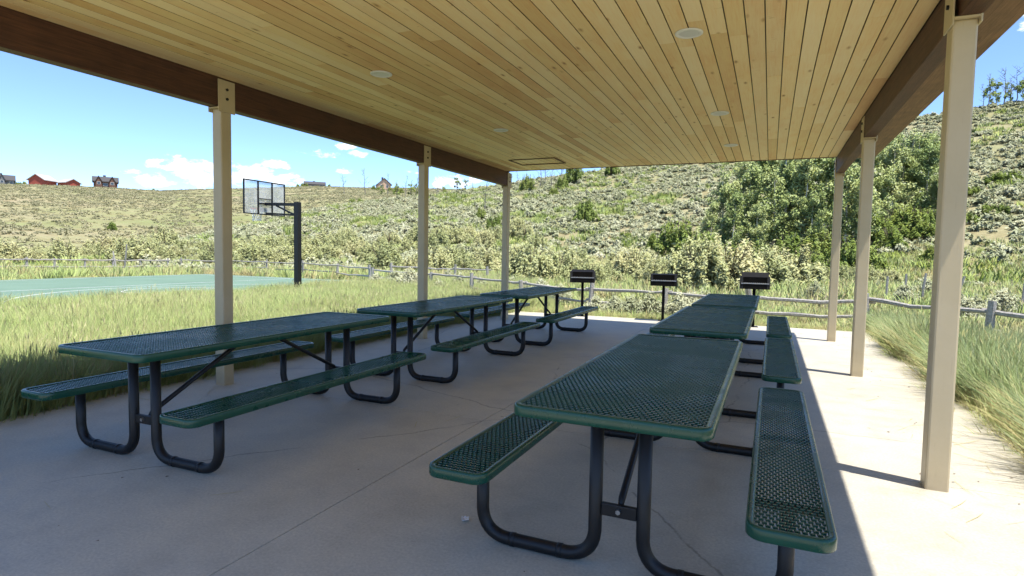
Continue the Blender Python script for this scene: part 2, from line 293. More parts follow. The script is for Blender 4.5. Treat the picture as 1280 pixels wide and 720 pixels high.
def terrain(x, y):
    x = np.asarray(x, float); y = np.asarray(y, float)
    r = np.hypot(x, y); a = np.degrees(np.arctan2(x, y))
    dx = np.maximum(np.maximum(-5.5 - x, x - 1.78), 0); dy = np.maximum(np.maximum(-4 - y, y - 12.7), 0); d = np.hypot(dx, dy)
    z = -.07 - .27 * sst(d / 2.2) - .28 * sst((r - 36) / 25)
    z = np.where(d <= 0, -.16, z)
    z = z + .05 * hash_noise(x, y, 4) * sst((d - .5) / 3) * (1 - sst((-x - 13) / 3) * (1 - sst((-x - 33) / 3)))
    def slope(t): t = np.clip(t, 0, 1.0); return .72 * t + .28 * t * t
    hn = np.interp(a, NEAR[:, 0], NEAR[:, 1]) * R1N + 1.9; hn = np.where(np.interp(a, NEAR[:, 0], NEAR[:, 1]) < .004, 0, hn)
    zn = hn * slope((r - R0N) / (R1N - R0N)) + hash_noise(x, y, 1.4) * .5 * sst((r - R0N) / 40) * (hn > 1) * (1 - .9 * sst((r - 125) / 25))
    zn = zn - .03 * np.maximum(r - R1N, 0) - .00004 * np.maximum(r - R1N, 0) ** 2
    hf = np.interp(a, FAR[:, 0], FAR[:, 1]) * R1F + 1.9
    tf = np.clip((r - R0F) / (R1F - R0F), 0, 1); zf = hf * (.35 * sst(tf) + .65 * tf) + hash_noise(x, y, .35) * 1.6 * sst((r - R0F) / 90) * (1 - sst((r - 380) / 50))
    zf = zf - .05 * np.maximum(r - R1F, 0)
    return z + np.maximum(np.maximum(zn, zf), 0)
def T1(x, y): return float(terrain(np.array([x]), np.array([y]))[0])
def build_ground():
    A = np.concatenate([np.arange(-180, -80, 3.0), np.arange(-80, 30, .35), np.arange(30, 180, 3.0)])
    rr = np.concatenate([np.arange(1.0, 24, .5), np.geomspace(24, 170, 110)[:-1], np.geomspace(170, 440, 60), np.geomspace(450, 2500, 24)])
    na, nr = len(A), len(rr); rg, ag = np.meshgrid(rr, np.radians(A), indexing='ij')
    x = rg * np.sin(ag); y = rg * np.cos(ag); z = terrain(x, y)
    V = np.stack([x, y, z], -1).reshape(-1, 3); c = np.array([[0, 0, -.16]]); V = np.concatenate([V, c])
    i, j = np.meshgrid(np.arange(nr - 1), np.arange(na), indexing='ij'); j2 = (j + 1) % na
    F = np.stack([i * na + j, i * na + j2, (i + 1) * na + j2, (i + 1) * na + j], -1).reshape(-1, 4)[:, ::-1]
    me = bpy.data.meshes.new('ground'); nv = len(V); me.vertices.add(nv); me.vertices.foreach_set('co', V.astype(np.float32).ravel())
    tri = np.array([(nv - 1, (k + 1) % na, k) for k in range(na)])
    li = np.concatenate([F.ravel(), tri.ravel()]).astype(np.int32); me.loops.add(len(li)); me.loops.foreach_set('vertex_index', li)
    st = np.concatenate([np.arange(len(F)) * 4, len(F) * 4 + np.arange(len(tri)) * 3]).astype(np.int32); me.polygons.add(len(st)); me.polygons.foreach_set('loop_start', st)
    me.polygons.foreach_set('use_smooth', np.ones(len(st), bool)); me.materials.append(GROUND); me.update(calc_edges=True)
    tag(obj('ground', me), kind='structure')
build_ground()

# concrete floor: cast panels with sawn joints between them
def build_slab():
    base = MB().box(-5.48, 1.76, -3.98, 12.68, -.30, -.035).build('concrete_floor', DARKJ); tag(base, kind='structure')
    xs = [-5.5, -2.09, 1.78]; ys = [-4.0, .58, 4.26, 7.95, 12.7]
    for i in range(2):
        for j in range(4):
            g = .0028; x0 = xs[i] + (g if i else 0); x1 = xs[i + 1] - (g if i == 0 else 0)
            o = MB().box(x0, x1, ys[j] + g, ys[j + 1] - g, -.2, 0).build('concrete_panel', CONC, base, bevel=.004)
build_slab()

# ------------------------------------------------------------------ sports court
CZ = -.285
def build_court():
    c = MB().box(-32.4, -15.9, -3.0, 26.0, -.7, CZ).build('sports_court', COURT); tag(c, kind='structure')
    def ring(cx, cy, r, a0, a1, w, n=60):
        m = MB(); b = 0
        for k in range(n + 1):
            a = R(a0 + (a1 - a0) * k / n)
            for q in (r - w / 2, r + w / 2): m.v.append((cx + q * math.cos(a), cy + q * math.sin(a), CZ + .004))
        m.f = [(2 * k, 2 * k + 1, 2 * k + 3, 2 * k + 2) for k in range(n)]; return m
    def strip(x0, y0, x1, y1): 
        m = MB(); m.v = [(x0, y0, CZ + .005), (x1, y0, CZ + .005), (x1, y1, CZ + .005), (x0, y1, CZ + .005)]; m.f = [(0, 1, 2, 3)]; return m
    ring(-16.75, 15.4, 6.7, 100, 260, .07).build('three_point_line', LINE, c)
    ring(-20.6, 15.4, 1.8, 90, 270, .07).build('free_throw_circle', LINE, c)
    for s in (strip(-24.55, 8, -24.47, 25.2), strip(-20.63, 13.6, -20.57, 17.2), strip(-20.6, 13.57, -16.2, 13.63), strip(-20.6, 17.17, -16.2, 17.23), strip(-31.6, 25.1, -16.2, 25.17), strip(-31.6, -2, -31.53, 25.1)):
        s.build('court_line', LINE, c)
build_court()

# ------------------------------------------------------------------ picnic shelter
CZT = 3.0; XL, XR = -4.915, .92; S = .122
YC = [1.05, 4.27, 7.94, 11.075]
def build_shelter():
    sh = empty('picnic_shelter', (-2, 6, 0)); tag(sh, 'open picnic shelter with beige steel columns, dark beams and a pine board ceiling', 'shelter')
    off = Matrix.Translation((2, -6, 0))
    def part(mb, name, m, parent=sh, bevel=0, smooth=False):
        o = mb.build(name, m, parent, smooth, bevel)
        if parent is sh: o.matrix_parent_inverse = off
        return o
    for side in (-1, 1):
        x0 = XL - S if side < 0 else XR; x1 = x0 + S; inner = XL if side < 0 else XR
        for yi, yc in enumerate(YC):
            sx_ = -.02 if side > 0 and yi < 2 else 0; x0 = (XL - S if side < 0 else XR) + sx_; x1 = x0 + S
            y0, y1 = yc - S, yc; zb = 2.725 if side < 0 else 2.745
            m = MB().box(x0, x1, y0, y1, -.02, zb - .012); c = part(m, 'column', COLM, bevel=.012)
            MB().box(x0 - .006, x1 + .006, y0 - .032, y1 + .032, zb - .012, zb - .001).build('saddle_plate', COLM, c, bevel=.002)
            for xi, s2 in ((x1, 1), (x0, -1)):
                a, b = sorted((xi, xi + s2 * .010))
                pl = MB().box(a, b, y0 - .035, y1 + .035, zb - .045, CZT - .014).build('side_plate', COLM, c, bevel=.003)
                for zz in (zb + .085, zb + .175):
                    MB().tube([(xi + s2 * .008, (y0 + y1) / 2, zz), (xi + s2 * .022, (y0 + y1) / 2, zz)], .014, 6).build('bolt', BLK, c)
        x0 = XL - S if side < 0 else XR; x1 = x0 + S; zb = 2.725 if side < 0 else 2.745
        bx0, bx1 = x0 + .002, x1 - .002
        ends = [.95, YC[1] - S / 2, YC[2] - S / 2, 11.0]
        for k in range(3):
            part(MB().box(bx0, bx1, ends[k] + .002, ends[k + 1] - .002, zb, CZT + .01), 'beam', BEAM, bevel=.006)
        ox = XR + S + .012 if side > 0 else XL - S - .012; oe = 1.50 if side > 0 else -5.50
        part(MB().box(min(ox, oe), max(ox, oe), .82, 11.3, 3.03, 3.06), 'soffit', SOFF)
        if side > 0: part(MB().box(XR + S + .012, XR + S + .045, .95, 11.0, 2.86, 3.028), 'soffit_ledger', SOFF, bevel=.004)
    # ceiling boards
    ce = part(MB().box(XL + .01, XR - .01, .95, 10.86, 3.024, 3.032), 'ceiling', DARKJ)
    w = .1255; n = int(round((XR - XL - .004) / w)); w = (XR - XL - .004) / n
    rr = random.Random(3)
    for i in range(n):
        x0 = XL + .002 + i * w; y = .95; first = True
        while y < 10.84:
            ln = rr.choice([2.4, 3.05, 3.66, 4.27, 4.88]) if not first else rr.uniform(.8, 4.5); first = False
            y2 = min(y + ln, 10.84)
            if 10.84 - y2 < .5: y2 = 10.84
            dz = rr.uniform(-.0012, .0012)
            bm = MB(); g = .0038; c = .0022; xa, xb = x0 + g, x0 + w - g; z0 = CZT + dz; yy0, yy1 = y + .0008, y2 - .0008; cx, cy = (xa + xb) / 2, (yy0 + yy1) / 2
            b = [(xa, z0 + .02), (xa, z0 + c), (xa + c, z0), (xb - c, z0), (xb, z0 + c), (xb, z0 + .02)]
            bm.v = [(px - cx, yy0 - cy, pz - z0) for px, pz in b] + [(px - cx, yy1 - cy, pz - z0) for px, pz in b]
            bm.f = [(k, k + 1, k + 7, k + 6) for k in range(5)] + [(5, 0, 6, 11), (5, 4, 3, 2, 1, 0), (6, 7, 8, 9, 10, 11)]
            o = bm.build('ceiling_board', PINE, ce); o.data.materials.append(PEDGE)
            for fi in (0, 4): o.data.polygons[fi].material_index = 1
            o.location = (cx, cy, z0); y = y2
    part(MB().box(XL + .005, XR - .005, 10.842, 10.875, 2.992, 3.10), 'end_trim', BEAM)
    part(MB().box(XL + .005, XR - .005, .915, .948, 2.992, 3.10), 'end_trim', BEAM)
    # attic hatch trim
    ht = [(-4.28, 9.53, -3.42, 9.555), (-4.28, 10.125, -3.42, 10.15), (-4.28, 9.555, -4.255, 10.125), (-3.445, 9.555, -3.42, 10.125)]
    for a in ht: part(MB().box(a[0], a[2], a[1], a[3], 2.986, 2.998), 'hatch_trim', BEAM, bevel=.003)
    # roof
    ro = MB(); X0, X1, Y0, Y1 = -5.50, 1.50, .80, 11.56; xm = (X0 + X1) / 2
    prof = [(X0, 3.062), (X0 + .25, 3.125), (X1 - .25, 3.125), (X1, 3.062), (X1, 3.10), (xm, 4.05), (X0, 3.10)]
    ro.v = [(x, Y0, z) for x, z in prof] + [(x, Y1, z) for x, z in prof]; k = len(prof)
    ro.f = [tuple(range(k)), tuple(range(2 * k - 1, k - 1, -1))] + [(i, i + k, (i + 1) % k + k, (i + 1) % k) for i in range(k)]
    part(ro, 'roof', ROOFM)
    # recessed lights
    for x, y in ((-.61, 4.55), (-3.36, 4.58), (-.59, 7.17), (-3.35, 7.20), (-.59, 9.25)):
        m = MB(); ns = 28; prof = [(.100, 2.9985), (.100, 2.992), (.092, 2.9885), (.074, 2.990), (.072, 2.9975)]
        for rr_, zz in prof: m.v += [(x + rr_ * math.cos(2 * math.pi * q / ns), y + rr_ * math.sin(2 * math.pi * q / ns), zz) for q in range(ns)]
        m.f = [(a * ns + q, a * ns + (q + 1) % ns, (a + 1) * ns + (q + 1) % ns, (a + 1) * ns + q) for a in range(len(prof) - 1) for q in range(ns)]
        l = part(m, 'recessed_light', WHT, smooth=True)
        d = MB(); d.v = [(x + .073 * math.cos(2 * math.pi * q / ns), y + .073 * math.sin(2 * math.pi * q / ns), 2.9935) for q in range(ns)]; d.f = [tuple(range(ns))[::-1]]
        d.build('lens', LENS, l)
build_shelter()

# ------------------------------------------------------------------ picnic tables
TL, TW, TH, BW, BH, BO = 2.44, .786, .751, .290, .430, .655
def rrect(hw, hl, rad, n=6):
    pts = []
    for cx, cy, a0 in ((hw - rad, hl - rad, 0), (-hw + rad, hl - rad, 90), (-hw + rad, -hl + rad, 180), (hw - rad, -hl + rad, 270)):
        for k in range(n + 1):
            a = R(a0 + 90 * k / n); pts.append((cx + rad * math.cos(a), cy + rad * math.sin(a)))
    return pts
def rim_mesh(hw, hl, rad, z, lip=.030, depth=.046):
    """rolled frame: flat lip on top, rounded shoulder, skirt, return underneath"""
    prof = [(lip, -.005), (lip - .004, 0), (.008, .002), (.003, -.001), (0, -.007), (0, -depth + .005), (.004, -depth), (.016, -depth), (.016, -depth + .012)]
    m = MB(); rings = []
    for off, dz in prof:
        ring = rrect(hw - off, hl - off, max(rad - off, .004)); rings.append(len(m.v)); m.v += [(x, y, z + dz) for x, y in ring]; n = len(ring)
    for a in range(len(prof) - 1):
        for k in range(n):
            k2 = (k + 1) % n; m.f.append((rings[a] + k, rings[a + 1] + k, rings[a + 1] + k2, rings[a] + k2))
    return m.mesh('rim', PLAS, True)
def panel_mesh(hw, hl, z):
    """expanded steel: staggered bonds joined by slanting strands, each a solid little bar"""
    sw, lw = .0234, .0508; nx = int(hw / sw) + 2; ny = int(hl / lw) + 2; V = []
    bw, bl, th = .0080, .0052, .0060
    def quad(a, b, c, d): V.extend((a, b, c, d))
    def inside(x, y): return abs(x) < hw + .004 and abs(y) < hl + .004
    cl = lambda v, m: max(-m, min(m, v))
    for i in range(-2 * nx, 2 * nx + 1):
        for j in range(-2 * ny, 2 * ny + 1):
            if (i + j) % 2: continue
            x, y = i * sw / 2, j * lw / 2
            if not inside(x, y): continue
            # bond pad
            p = [(x - bw, y - bl, z), (x + bw, y - bl, z), (x + bw, y + bl, z), (x - bw, y + bl, z)]; quad(*p)
            quad((x - bw, y - bl, z), (x - bw, y + bl, z), (x - bw, y + bl, z - th), (x - bw, y - bl, z - th)); quad((x + bw, y + bl, z), (x + bw, y - bl, z), (x + bw, y - bl, z - th), (x + bw, y + bl, z - th))
            quad((x - bw, y - bl, z), (x - bw, y - bl, z - th), (x + bw, y - bl, z - th), (x + bw, y - bl, z)); quad((x - bw, y + bl, z), (x + bw, y + bl, z), (x + bw, y + bl, z - th), (x - bw, y + bl, z - th))
            for sx in (-1, 1):
                x2, y2 = x + sx * sw / 2, y + lw / 2
                if not inside(x2, y2): continue
                t = .0024; dz = .0062
                a = (x + sx * bw * .4, y + bl * .8); b = (x2 - sx * bw * .4, y2 - bl * .8); mx = ((a[0] + b[0]) / 2, (a[1] + b[1]) / 2)
                for (p0, z0), (p1, z1) in (((a, z - .0030), (mx, z - dz)), ((mx, z - dz), (b, z - .0030))):
                    quad((p0[0] - t, p0[1], z0), (p0[0] + t, p0[1], z0), (p1[0] + t, p1[1], z1), (p1[0] - t, p1[1], z1))
                    quad((p0[0] - t, p0[1], z0), (p1[0] - t, p1[1], z1), (p1[0] - t, p1[1], z1 - th), (p0[0] - t, p0[1], z0 - th))
                    quad((p0[0] + t, p0[1], z0), (p0[0] + t, p0[1], z0 - th), (p1[0] + t, p1[1], z1 - th), (p1[0] + t, p1[1], z1))
    return quads_mesh('expanded_metal_panel', V, PLAS)
def arc_path(pts, rad, n=6):
    P = [Vector(p) for p in pts]; out = [P[0]]
    for i in range(1, len(P) - 1):
        a = (P[i - 1] - P[i]).normalized(); b = (P[i + 1] - P[i]).normalized(); s = P[i] + a * rad; e = P[i] + b * rad
        for k in range(n + 1):
            t = k / n; out.append(s * (1 - t) ** 2 + P[i] * 2 * t * (1 - t) * .86 + (s + e) * .14 * t * (1 - t) + e * t ** 2)
    out.append(P[-1]); return out
def make_table():
    root = empty('picnic_table')
    top = obj('table_top', rim_mesh(TW / 2, TL / 2, .060, TH), root); obj('mesh_panel', panel_mesh(TW / 2 - .028, TL / 2 - .028, TH - .0035), top)
    # stiffening straps under the top
    for y in (-.92, 0, .92): MB().box(-TW / 2 + .02, TW / 2 - .02, y - .02, y + .02, TH - .034, TH - .0125).build('support_strap', BLK, top)
    br = rim_mesh(BW / 2, TL / 2, .065, BH, .028, .046); bp = panel_mesh(BW / 2 - .026, TL / 2 - .026, BH - .0035)
    for s in (-1, 1):
        b = obj('seat', br, root); b.location.x = s * BO; pn = obj('mesh_panel', bp, b)
        for y in (-.92, 0, .92): MB().box(-BW / 2 + .02, BW / 2 - .02, y - .02, y + .02, BH - .034, BH - .0125).build('support_strap', BLK, b)
    e = TL / 2 - .30; pr = .030
    for yy in (-e, e):
        for s in (-1, 1):
            px = s * .105
            pts = arc_path([(px, yy, TH - .034), (px, yy, pr), (s * BO, yy, pr), (s * BO, yy, BH - .034)], .125, 8)
            # collapse the small flats where the pipe was bent
            lg = MB().tube(pts, pr, 14).build('leg_frame', BLK, root, True)
            for xx in (px + s * .16, s * BO - s * .16):
                MB().tube([(xx - .012, yy, pr), (xx + .012, yy, pr)], pr + .0022, 14).build('weld_collar', BLK, lg, True)
        cb = MB().box(-.077, .077, yy - .012, yy + .012, .235, .29).build('crossbar', BLK, root, bevel=.004)
        MB().tube([(0, yy - .028, .266), (0, yy + .028, .266)], .011, 6).build('bolt', GALV, cb)
        sg = 1 if yy < 0 else -1
        bc = MB().tube([(0, yy + sg * .020, .262), (0, yy + sg * .05, .30), (0, sg * -.10, TH - .05), (0, sg * -.06, TH - .036)], [.010, .016, .016, .012], 10).build('brace', BLK, root, True)
    return root
TAB = [((-.5505, 3.3797), -.0025), ((-.5306, 6.258), -.0035), ((-.5173, 9.0377), .0004), ((-3.6252, 3.3783), .0058), ((-3.5861, 6.186), .0060), ((-3.5654, 9.018), .0041)]
TLAB = ['green mesh picnic table by the sunlit strip, end table farthest from the grills',
        'green mesh picnic table in the middle of the row beside the sunlit strip',
        'green mesh picnic table in the row beside the sunlit strip, end table nearest the grills',
        'green mesh picnic table beside the tall meadow grass, end table farthest from the grills',
        'green mesh picnic table in the middle of the row on the basketball court side',
        'green mesh picnic table on the basketball court side, end table nearest the grills']
t0 = make_table()
for i, ((x, y), a) in enumerate(TAB):
    t = t0 if i == 0 else copy_tree(t0)
    t.location = (x, y, 0); t.rotation_euler.z = a; tag(t, TLAB[i], 'picnic table', 'green picnic tables under the shelter')

# wrapper on the floor
def wrapper():
    m = MB(); r = random.Random(5); n = 4
    for j in range(n + 1):
        for i in range(n + 1): m.v.append(((i / n - .5) * .035, (j / n - .5) * .05, .004 + r.random() * .012))
    m.f = [(j * (n + 1) + i, j * (n + 1) + i + 1, (j + 1) * (n + 1) + i + 1, (j + 1) * (n + 1) + i) for j in range(n) for i in range(n)]
    o = m.build('paper_wrapper', PAPER); o.location = (-1.37, 2.59, .001); o.rotation_euler.z = .5
    md = o.modifiers.new('thickness', 'SOLIDIFY'); md.thickness = .001
    tag(o, 'small crumpled pale wrapper lying on the concrete beside a table leg', 'litter')
wrapper()

# ------------------------------------------------------------------ pedestal grills
def grill(x, y, rz, zc, lid_tilt, label, z0=0):
    g = empty('pedestal_grill', (x, y, z0), rz); tag(g, label, 'grill', 'pedestal grills at the edge of the slab')
    p = MB().tube([(0, 0, -.15), (0, 0, zc - .12)], .030, 12).build('post', GRILL, g, True)
    MB().box(-.09, .09, -.09, .09, .0, .008).build('foot_plate', GRILL, g)
    w, d, h = .262, .19, .24; zb = zc - .13
    fb = MB(); t = .006
    fb.box(-w, w, -d, d, zb, zb + t).box(-w, w, d - t, d, zb + t, zb + h)
    f = fb.build('firebox', GRILL, g)
    for s in (-1, 1):
        sp = MB().box(*(sorted((s * w, s * (w + t)))), -d, d, zb, zb + h).build('side_plate', STEEL, g)
        MB().box(*(sorted((s * (w - .045), s * w))), -d - .006, -d, zb, zb + h).build('front_flange', STEEL, g)
        MB().tube([(s * (w + .004), -d + .05, zb + .11), (s * (w + .055), -d + .05, zb + .11)], .008, 8).build('handle', GRILL, g)
    gr = MB().box(-w + .01, w - .01, -d - .012, -d + .004, zb + .100, zb + .118)
    for k in range(13): gr.box(-w + .03 + k * .036, -w + .04 + k * .036, -d + .004, d - .02, zb + .102, zb + .110)
    gr.build('cooking_grate', GRATE, g)
    MB().box(-w, w, -d - .006, -d, zb, zb + .085).build('front_lip', GRILL, g)
    ld = MB().bar((0, -d + .01, zb + h - .01), (0, -d + .01 + .19 * math.cos(lid_tilt), zb + h - .01 + .19 * math.sin(lid_tilt)), 2 * w - .03, .006).build('wind_plate', GRILL, g)
    return g
grill(-3.76, 12.48, R(14), .88, .25, 'black pedestal grill with wide bare steel flanges, on the court side of the slab end')
grill(-2.02, 12.55, R(8), .87, .1, 'black pedestal grill standing between the two other grills')
grill(-.26, 12.46, R(4), .88, .5, 'black pedestal grill with raised dark back, beside the leaning fence post')

# ------------------------------------------------------------------ basketball hoop
def hoop():
    X, Y, Z = -14.72, 15.42, CZ
    h = empty('basketball_hoop', (X, Y, Z)); tag(h, 'basketball hoop with clear framed backboard on a thick black post', 'basketball hoop')
    MB().box(-.09, .09, -.09, .09, -.3, 3.24).build('post', BLK, h, bevel=.012)
    MB().bar((-.05, 0, 3.16), (-1.44, 0, 3.20), .10, .10).build('arm', BLK, h)
    MB().bar((-.05, 0, 2.78), (-.95, .0, 3.14), .05, .05).build('arm_brace', BLK, h)
    MB().bar((-.05, 0, 2.80), (-1.42, 0, 2.88), .06, .06).build('arm', BLK, h)
    bx = -1.48; w, z0, z1 = .915, 2.82, 3.98
    MB().box(bx - .006, bx + .006, -w + .03, w - .03, z0 + .03, z1 - .03).build('backboard', ACRY, h)
    fr = [(-w, w, z1 - .035, z1), (-w, w, z0, z0 + .035), (-w, -w + .035, z0 + .035, z1 - .035), (w - .035, w, z0 + .035, z1 - .035)]
    for a in fr: MB().box(bx - .02, bx + .03, a[0], a[1], a[2], a[3]).build('backboard_frame', BLK, h)
    for y in (-.31, .31): MB().box(bx + .008, bx + .04, y - .025, y + .025, z0 + .036, z1 - .036).build('frame_stile', BLK, h)
    MB().box(bx + .008, bx + .038, -.284, .284, 3.18, 3.23).build('frame_bar', BLK, h); MB().box(bx + .008, bx + .03, -.284, .284, 3.36, 3.385).build('frame_bar', BLK, h)
    MB().box(bx - .10, bx - .008, -.13, .13, 2.93, 3.06).build('rim_bracket', BLK, h)
    rc = (bx - .10 - .225 - .05, 0, 3.05); m = MB()
    m.tube([(rc[0] + .228 * math.cos(2 * math.pi * k / 24), .228 * math.sin(2 * math.pi * k / 24), 3.05) for k in range(25)], .011, 6, False).build('rim', ORNG, h, True)
    nt = MB(); n = 12; lev = [(.22, 3.04), (.185, 2.93), (.155, 2.82), (.14, 2.71), (.145, 2.62)]
    for k in range(n):
        for sgn in (1, -1):
            nt.tube([(rc[0] + r_ * math.cos(2 * math.pi * (k + sgn * .5 * q) / n), r_ * math.sin(2 * math.pi * (k + sgn * .5 * q) / n), z) for q, (r_, z) in enumerate(lev)], .011, 4, False)
    nt.build('net', NETM, h)
hoop()

# ------------------------------------------------------------------ fences
def fence(name_label, posts, ph=.88, rails=(.74, .36), group=None, rr=.045, seed=1, lean=None):
    r = random.Random(seed); x0, y0 = posts[0]; f = empty('split_rail_fence', (x0, y0, T1(x0, y0))); tag(f, name_label, 'fence', group)
    O = Vector(f.location); tops = []
    for i, (x, y) in enumerate(posts):
        z = T1(x, y); hh = ph * r.uniform(.94, 1.1); lx, ly = (r.uniform(-.06, .06), r.uniform(-.06, .06))
        if lean and i in lean: lx, ly = lean[i]
        b = Vector((x, y, z)) - O
        MB().tube([b + Vector((0, 0, -.3)), b + Vector((lx * .4, ly * .4, hh * .45)), b + Vector((lx, ly, hh))], [.085 * r.uniform(.85, 1.1), .078, .062], 7).build('post', RAIL, f)
        tops.append((b, lx, ly))
    for (a, lx, ly), (b, lx2, ly2) in zip(tops, tops[1:]):
        dv = b - a; pr = dv.normalized(); nrm = Vector((-pr.y, pr.x, 0))
        for q, hz in enumerate(rails):
            s = r.uniform(-.03, .03); p0 = a + Vector((0, 0, hz + s)) - pr * .16 + nrm * .05; p1 = b + Vector((0, 0, hz + r.uniform(-.05, .03))) + pr * .16 + nrm * .05
            pts = []; rads = []
            for k in range(6):
                t = k / 5; sag = -.05 * math.sin(math.pi * t) * r.uniform(.2, 1.4); pts.append(p0.lerp(p1, t) + Vector((0, 0, sag)) + nrm * r.uniform(-.025, .025)); rads.append(rr * r.uniform(.85, 1.15) * (1 - .25 * t))
            MB().tube(pts, rads, 6).build('rail', RAIL, f)
    return f
P = lambda a, r: az(a, r)
fence('weathered two-rail fence curving past the grills and behind the shelter columns', [P(-36.9, 29.5), P(-31.5, 24), P(-27.5, 20.6), P(-22.6, 17.8), P(-16.0, 16.2), P(-9.0, 15.2), P(-1.3, 14.2), P(7.6, 14.3), P(15.55, 13.2), P(21.5, 12.3), P(29, 11.6)], .90, (.79, .43), seed=4, lean={6: (-.10, -.2)})
fence('weathered fence running from the court corner along the far meadow', [P(-37.2, 30.2), P(-40.2, 36), P(-43.2, 41.5), P(-46.3, 46.5), P(-49.6, 50.5), P(-53, 53)], .98, (.85, .42), seed=9)
fence('far weathered fence crossing the meadow in front of the left willows', [P(-54, 50.5), P(-55.9, 51), P(-57.8, 50.5), P(-59.6, 50), P(-61.5, 49), P(-63.2, 48), P(-65.4, 47), P(-68, 46)], 1.05, (.92, .45), seed=12, rr=.05)
fence('short old fence panel tilted among the sage near the court', [P(-35.2, 34.0), P(-32.2, 33.0), P(-29.2, 32), P(-26, 30.5)], .95, (.82, .42), seed=15)
for k, (a, r, h, lx) in enumerate([(8.9, 27, 1.05, .02), (10.2, 27.5, 1.15, .0), (11.3, 27, 1.2, .1), (13.1, 26.5, 1.1, .15), (13.5, 27.4, 1.1, .22), (17.4, 26, 1.1, .05)]):
    x, y = P(a, r); o = MB().tube([(0, 0, -.3), (lx * .4, 0, h * .5), (lx, 0, h)], [.045, .042, .038], 6).build('fence_post', RAIL); o.location = (x, y, T1(x, y))
    tag(o, 'lone thin weathered post standing in the sage behind the rail fence', 'post', 'old posts behind the rail fence')
for a, r, h, lx in ((-57.0, 49.3, 2.0, .25), (-57.6, 49.2, 1.5, -.3)):
    x, y = P(a, r); o = MB().tube([(-lx * .5, 0, -.2), (lx, 0, h)], [.06, .045], 6).build('fence_brace_pole', RAIL); o.location = (x, y, T1(x, y)); tag(o, 'tall weathered pole leaning at the far meadow fence', 'pole', 'leaning poles at the far fence')

# ------------------------------------------------------------------ foliage meshes
def leaf_cloud(lobes, n, size, seed, asp=2.2, up=.25, shell=.55):
    """leaf-sized quads spread through the lobes; lobes = (x,y,z,rx,ry,rz)"""
    g = np.random.default_rng(seed); lob = np.array(lobes, float); vol = (lob[:, 3] * lob[:, 4] * lob[:, 5]) ** .7; pick = g.choice(len(lob), n, p=vol / vol.sum())
    d = g.normal(size=(n, 3)); d /= np.linalg.norm(d, axis=1)[:, None]; rad = shell + (1 - shell) * g.random(n) ** .6; rad *= 1 + .16 * g.normal(size=n)
    c = lob[pick, :3] + d * rad[:, None] * lob[pick, 3:6]
    nrm = d + g.normal(size=(n, 3)) * .75 + np.array([0, 0, up]); nrm /= np.linalg.norm(nrm, axis=1)[:, None]
    t = np.cross(nrm, g.normal(size=(n, 3))); t /= np.linalg.norm(t, axis=1)[:, None]; b = np.cross(nrm, t)
    s = size * (.6 + .8 * g.random(n)); l = (s * asp / 2)[:, None]; w = (s / 2)[:, None]
    V = np.stack([c - t * l, c - b * w + t * l * .1, c + t * l, c + b * w + t * l * .1], 1)
    return V
def sage_V(seed, n=170, w=.55, h=.55):
    """low dome of upright sprays with gaps between them"""
    g = np.random.default_rng(seed); lob = []
    for i in range(15):
        a = g.random() * 6.283; e = g.random() ** .5; top = h * (1.0 - .55 * e ** 2) * g.uniform(.75, 1.15); q = g.uniform(.14, .26) * w
        lob.append((math.cos(a) * e * w * .85, math.sin(a) * e * w * .85, top * .66, q, q, top * .36))
    return leaf_cloud(lob, n, .10 * w / .55, seed, 1.9, .5, .5)
sage_meshes = [quads_mesh('sage_foliage', sage_V(20 + k, 240), SAGE) for k in range(5)]
sage_near = [quads_mesh('sage_foliage', leaf_cloud([(math.cos(q * 2.4) * .4 * (q % 5) / 4, math.sin(q * 2.4) * .4 * (q % 5) / 4, .62 - .07 * (q % 5), .16, .16, .24) for q in range(18)] + [(0, 0, .3, .35, .35, .25)], 1500, .030, 50 + k, 3.2, .6, .2), SAGE) for k in range(3)]
far_meshes = [quads_mesh('far_brush', sage_V(40 + k, 60, .8, .5), FARS) for k in range(3)]
def willow_V(seed, n, w, h, size):
    """a dome of upright shoots standing from the ground, the tallest in the middle"""
    g = np.random.default_rng(seed); k = 60; lob = []; ph = g.random(3) * 6.283
    for i in range(k):
        a = g.random() * 6.283; e = g.random() ** .5; ee = e * (1 + .18 * math.sin(2 * a + ph[0]) + .12 * math.sin(3 * a + ph[1]))
        top = h * (1.02 - .80 * e ** 2.2) * g.uniform(.72, 1.12); q = g.uniform(.07, .15) * w
        lob.append((math.cos(a) * ee * w * .92, math.sin(a) * ee * w * .92, top * .55, q, q, top * .45))
    return leaf_cloud(lob, n, size, seed, 2.8, .35, .35)
will_meshes = [quads_mesh('willow_foliage', willow_V(60 + k, 9000, 1.7, 2.5, .068), WILL) for k in range(7)]
grn_meshes = [quads_mesh('shrub_foliage', willow_V(80 + k, 5500, 1.3, 2.3, .078), GREENB) for k in range(3)]
def stems_mesh(seed, h, w, n, m):
    r = random.Random(seed); mb = MB()
    for k in range(n):
        a = r.random() * 6.283; e = r.uniform(.2, .8) * w; mb.tube([(0, 0, -.15), (math.cos(a) * e * .35, math.sin(a) * e * .35, h * .4), (math.cos(a) * e, math.sin(a) * e, h * .85)], [.04 * h / 2.5, .03 * h / 2.5, .008], 5)
    return mb.mesh('stems', m)
will_stems = [stems_mesh(s, 2.5, 1.5, 12, STEMM) for s in range(2)]; sage_stems = [stems_mesh(s + 5, .5, .45, 7, STEMM) for s in range(2)]
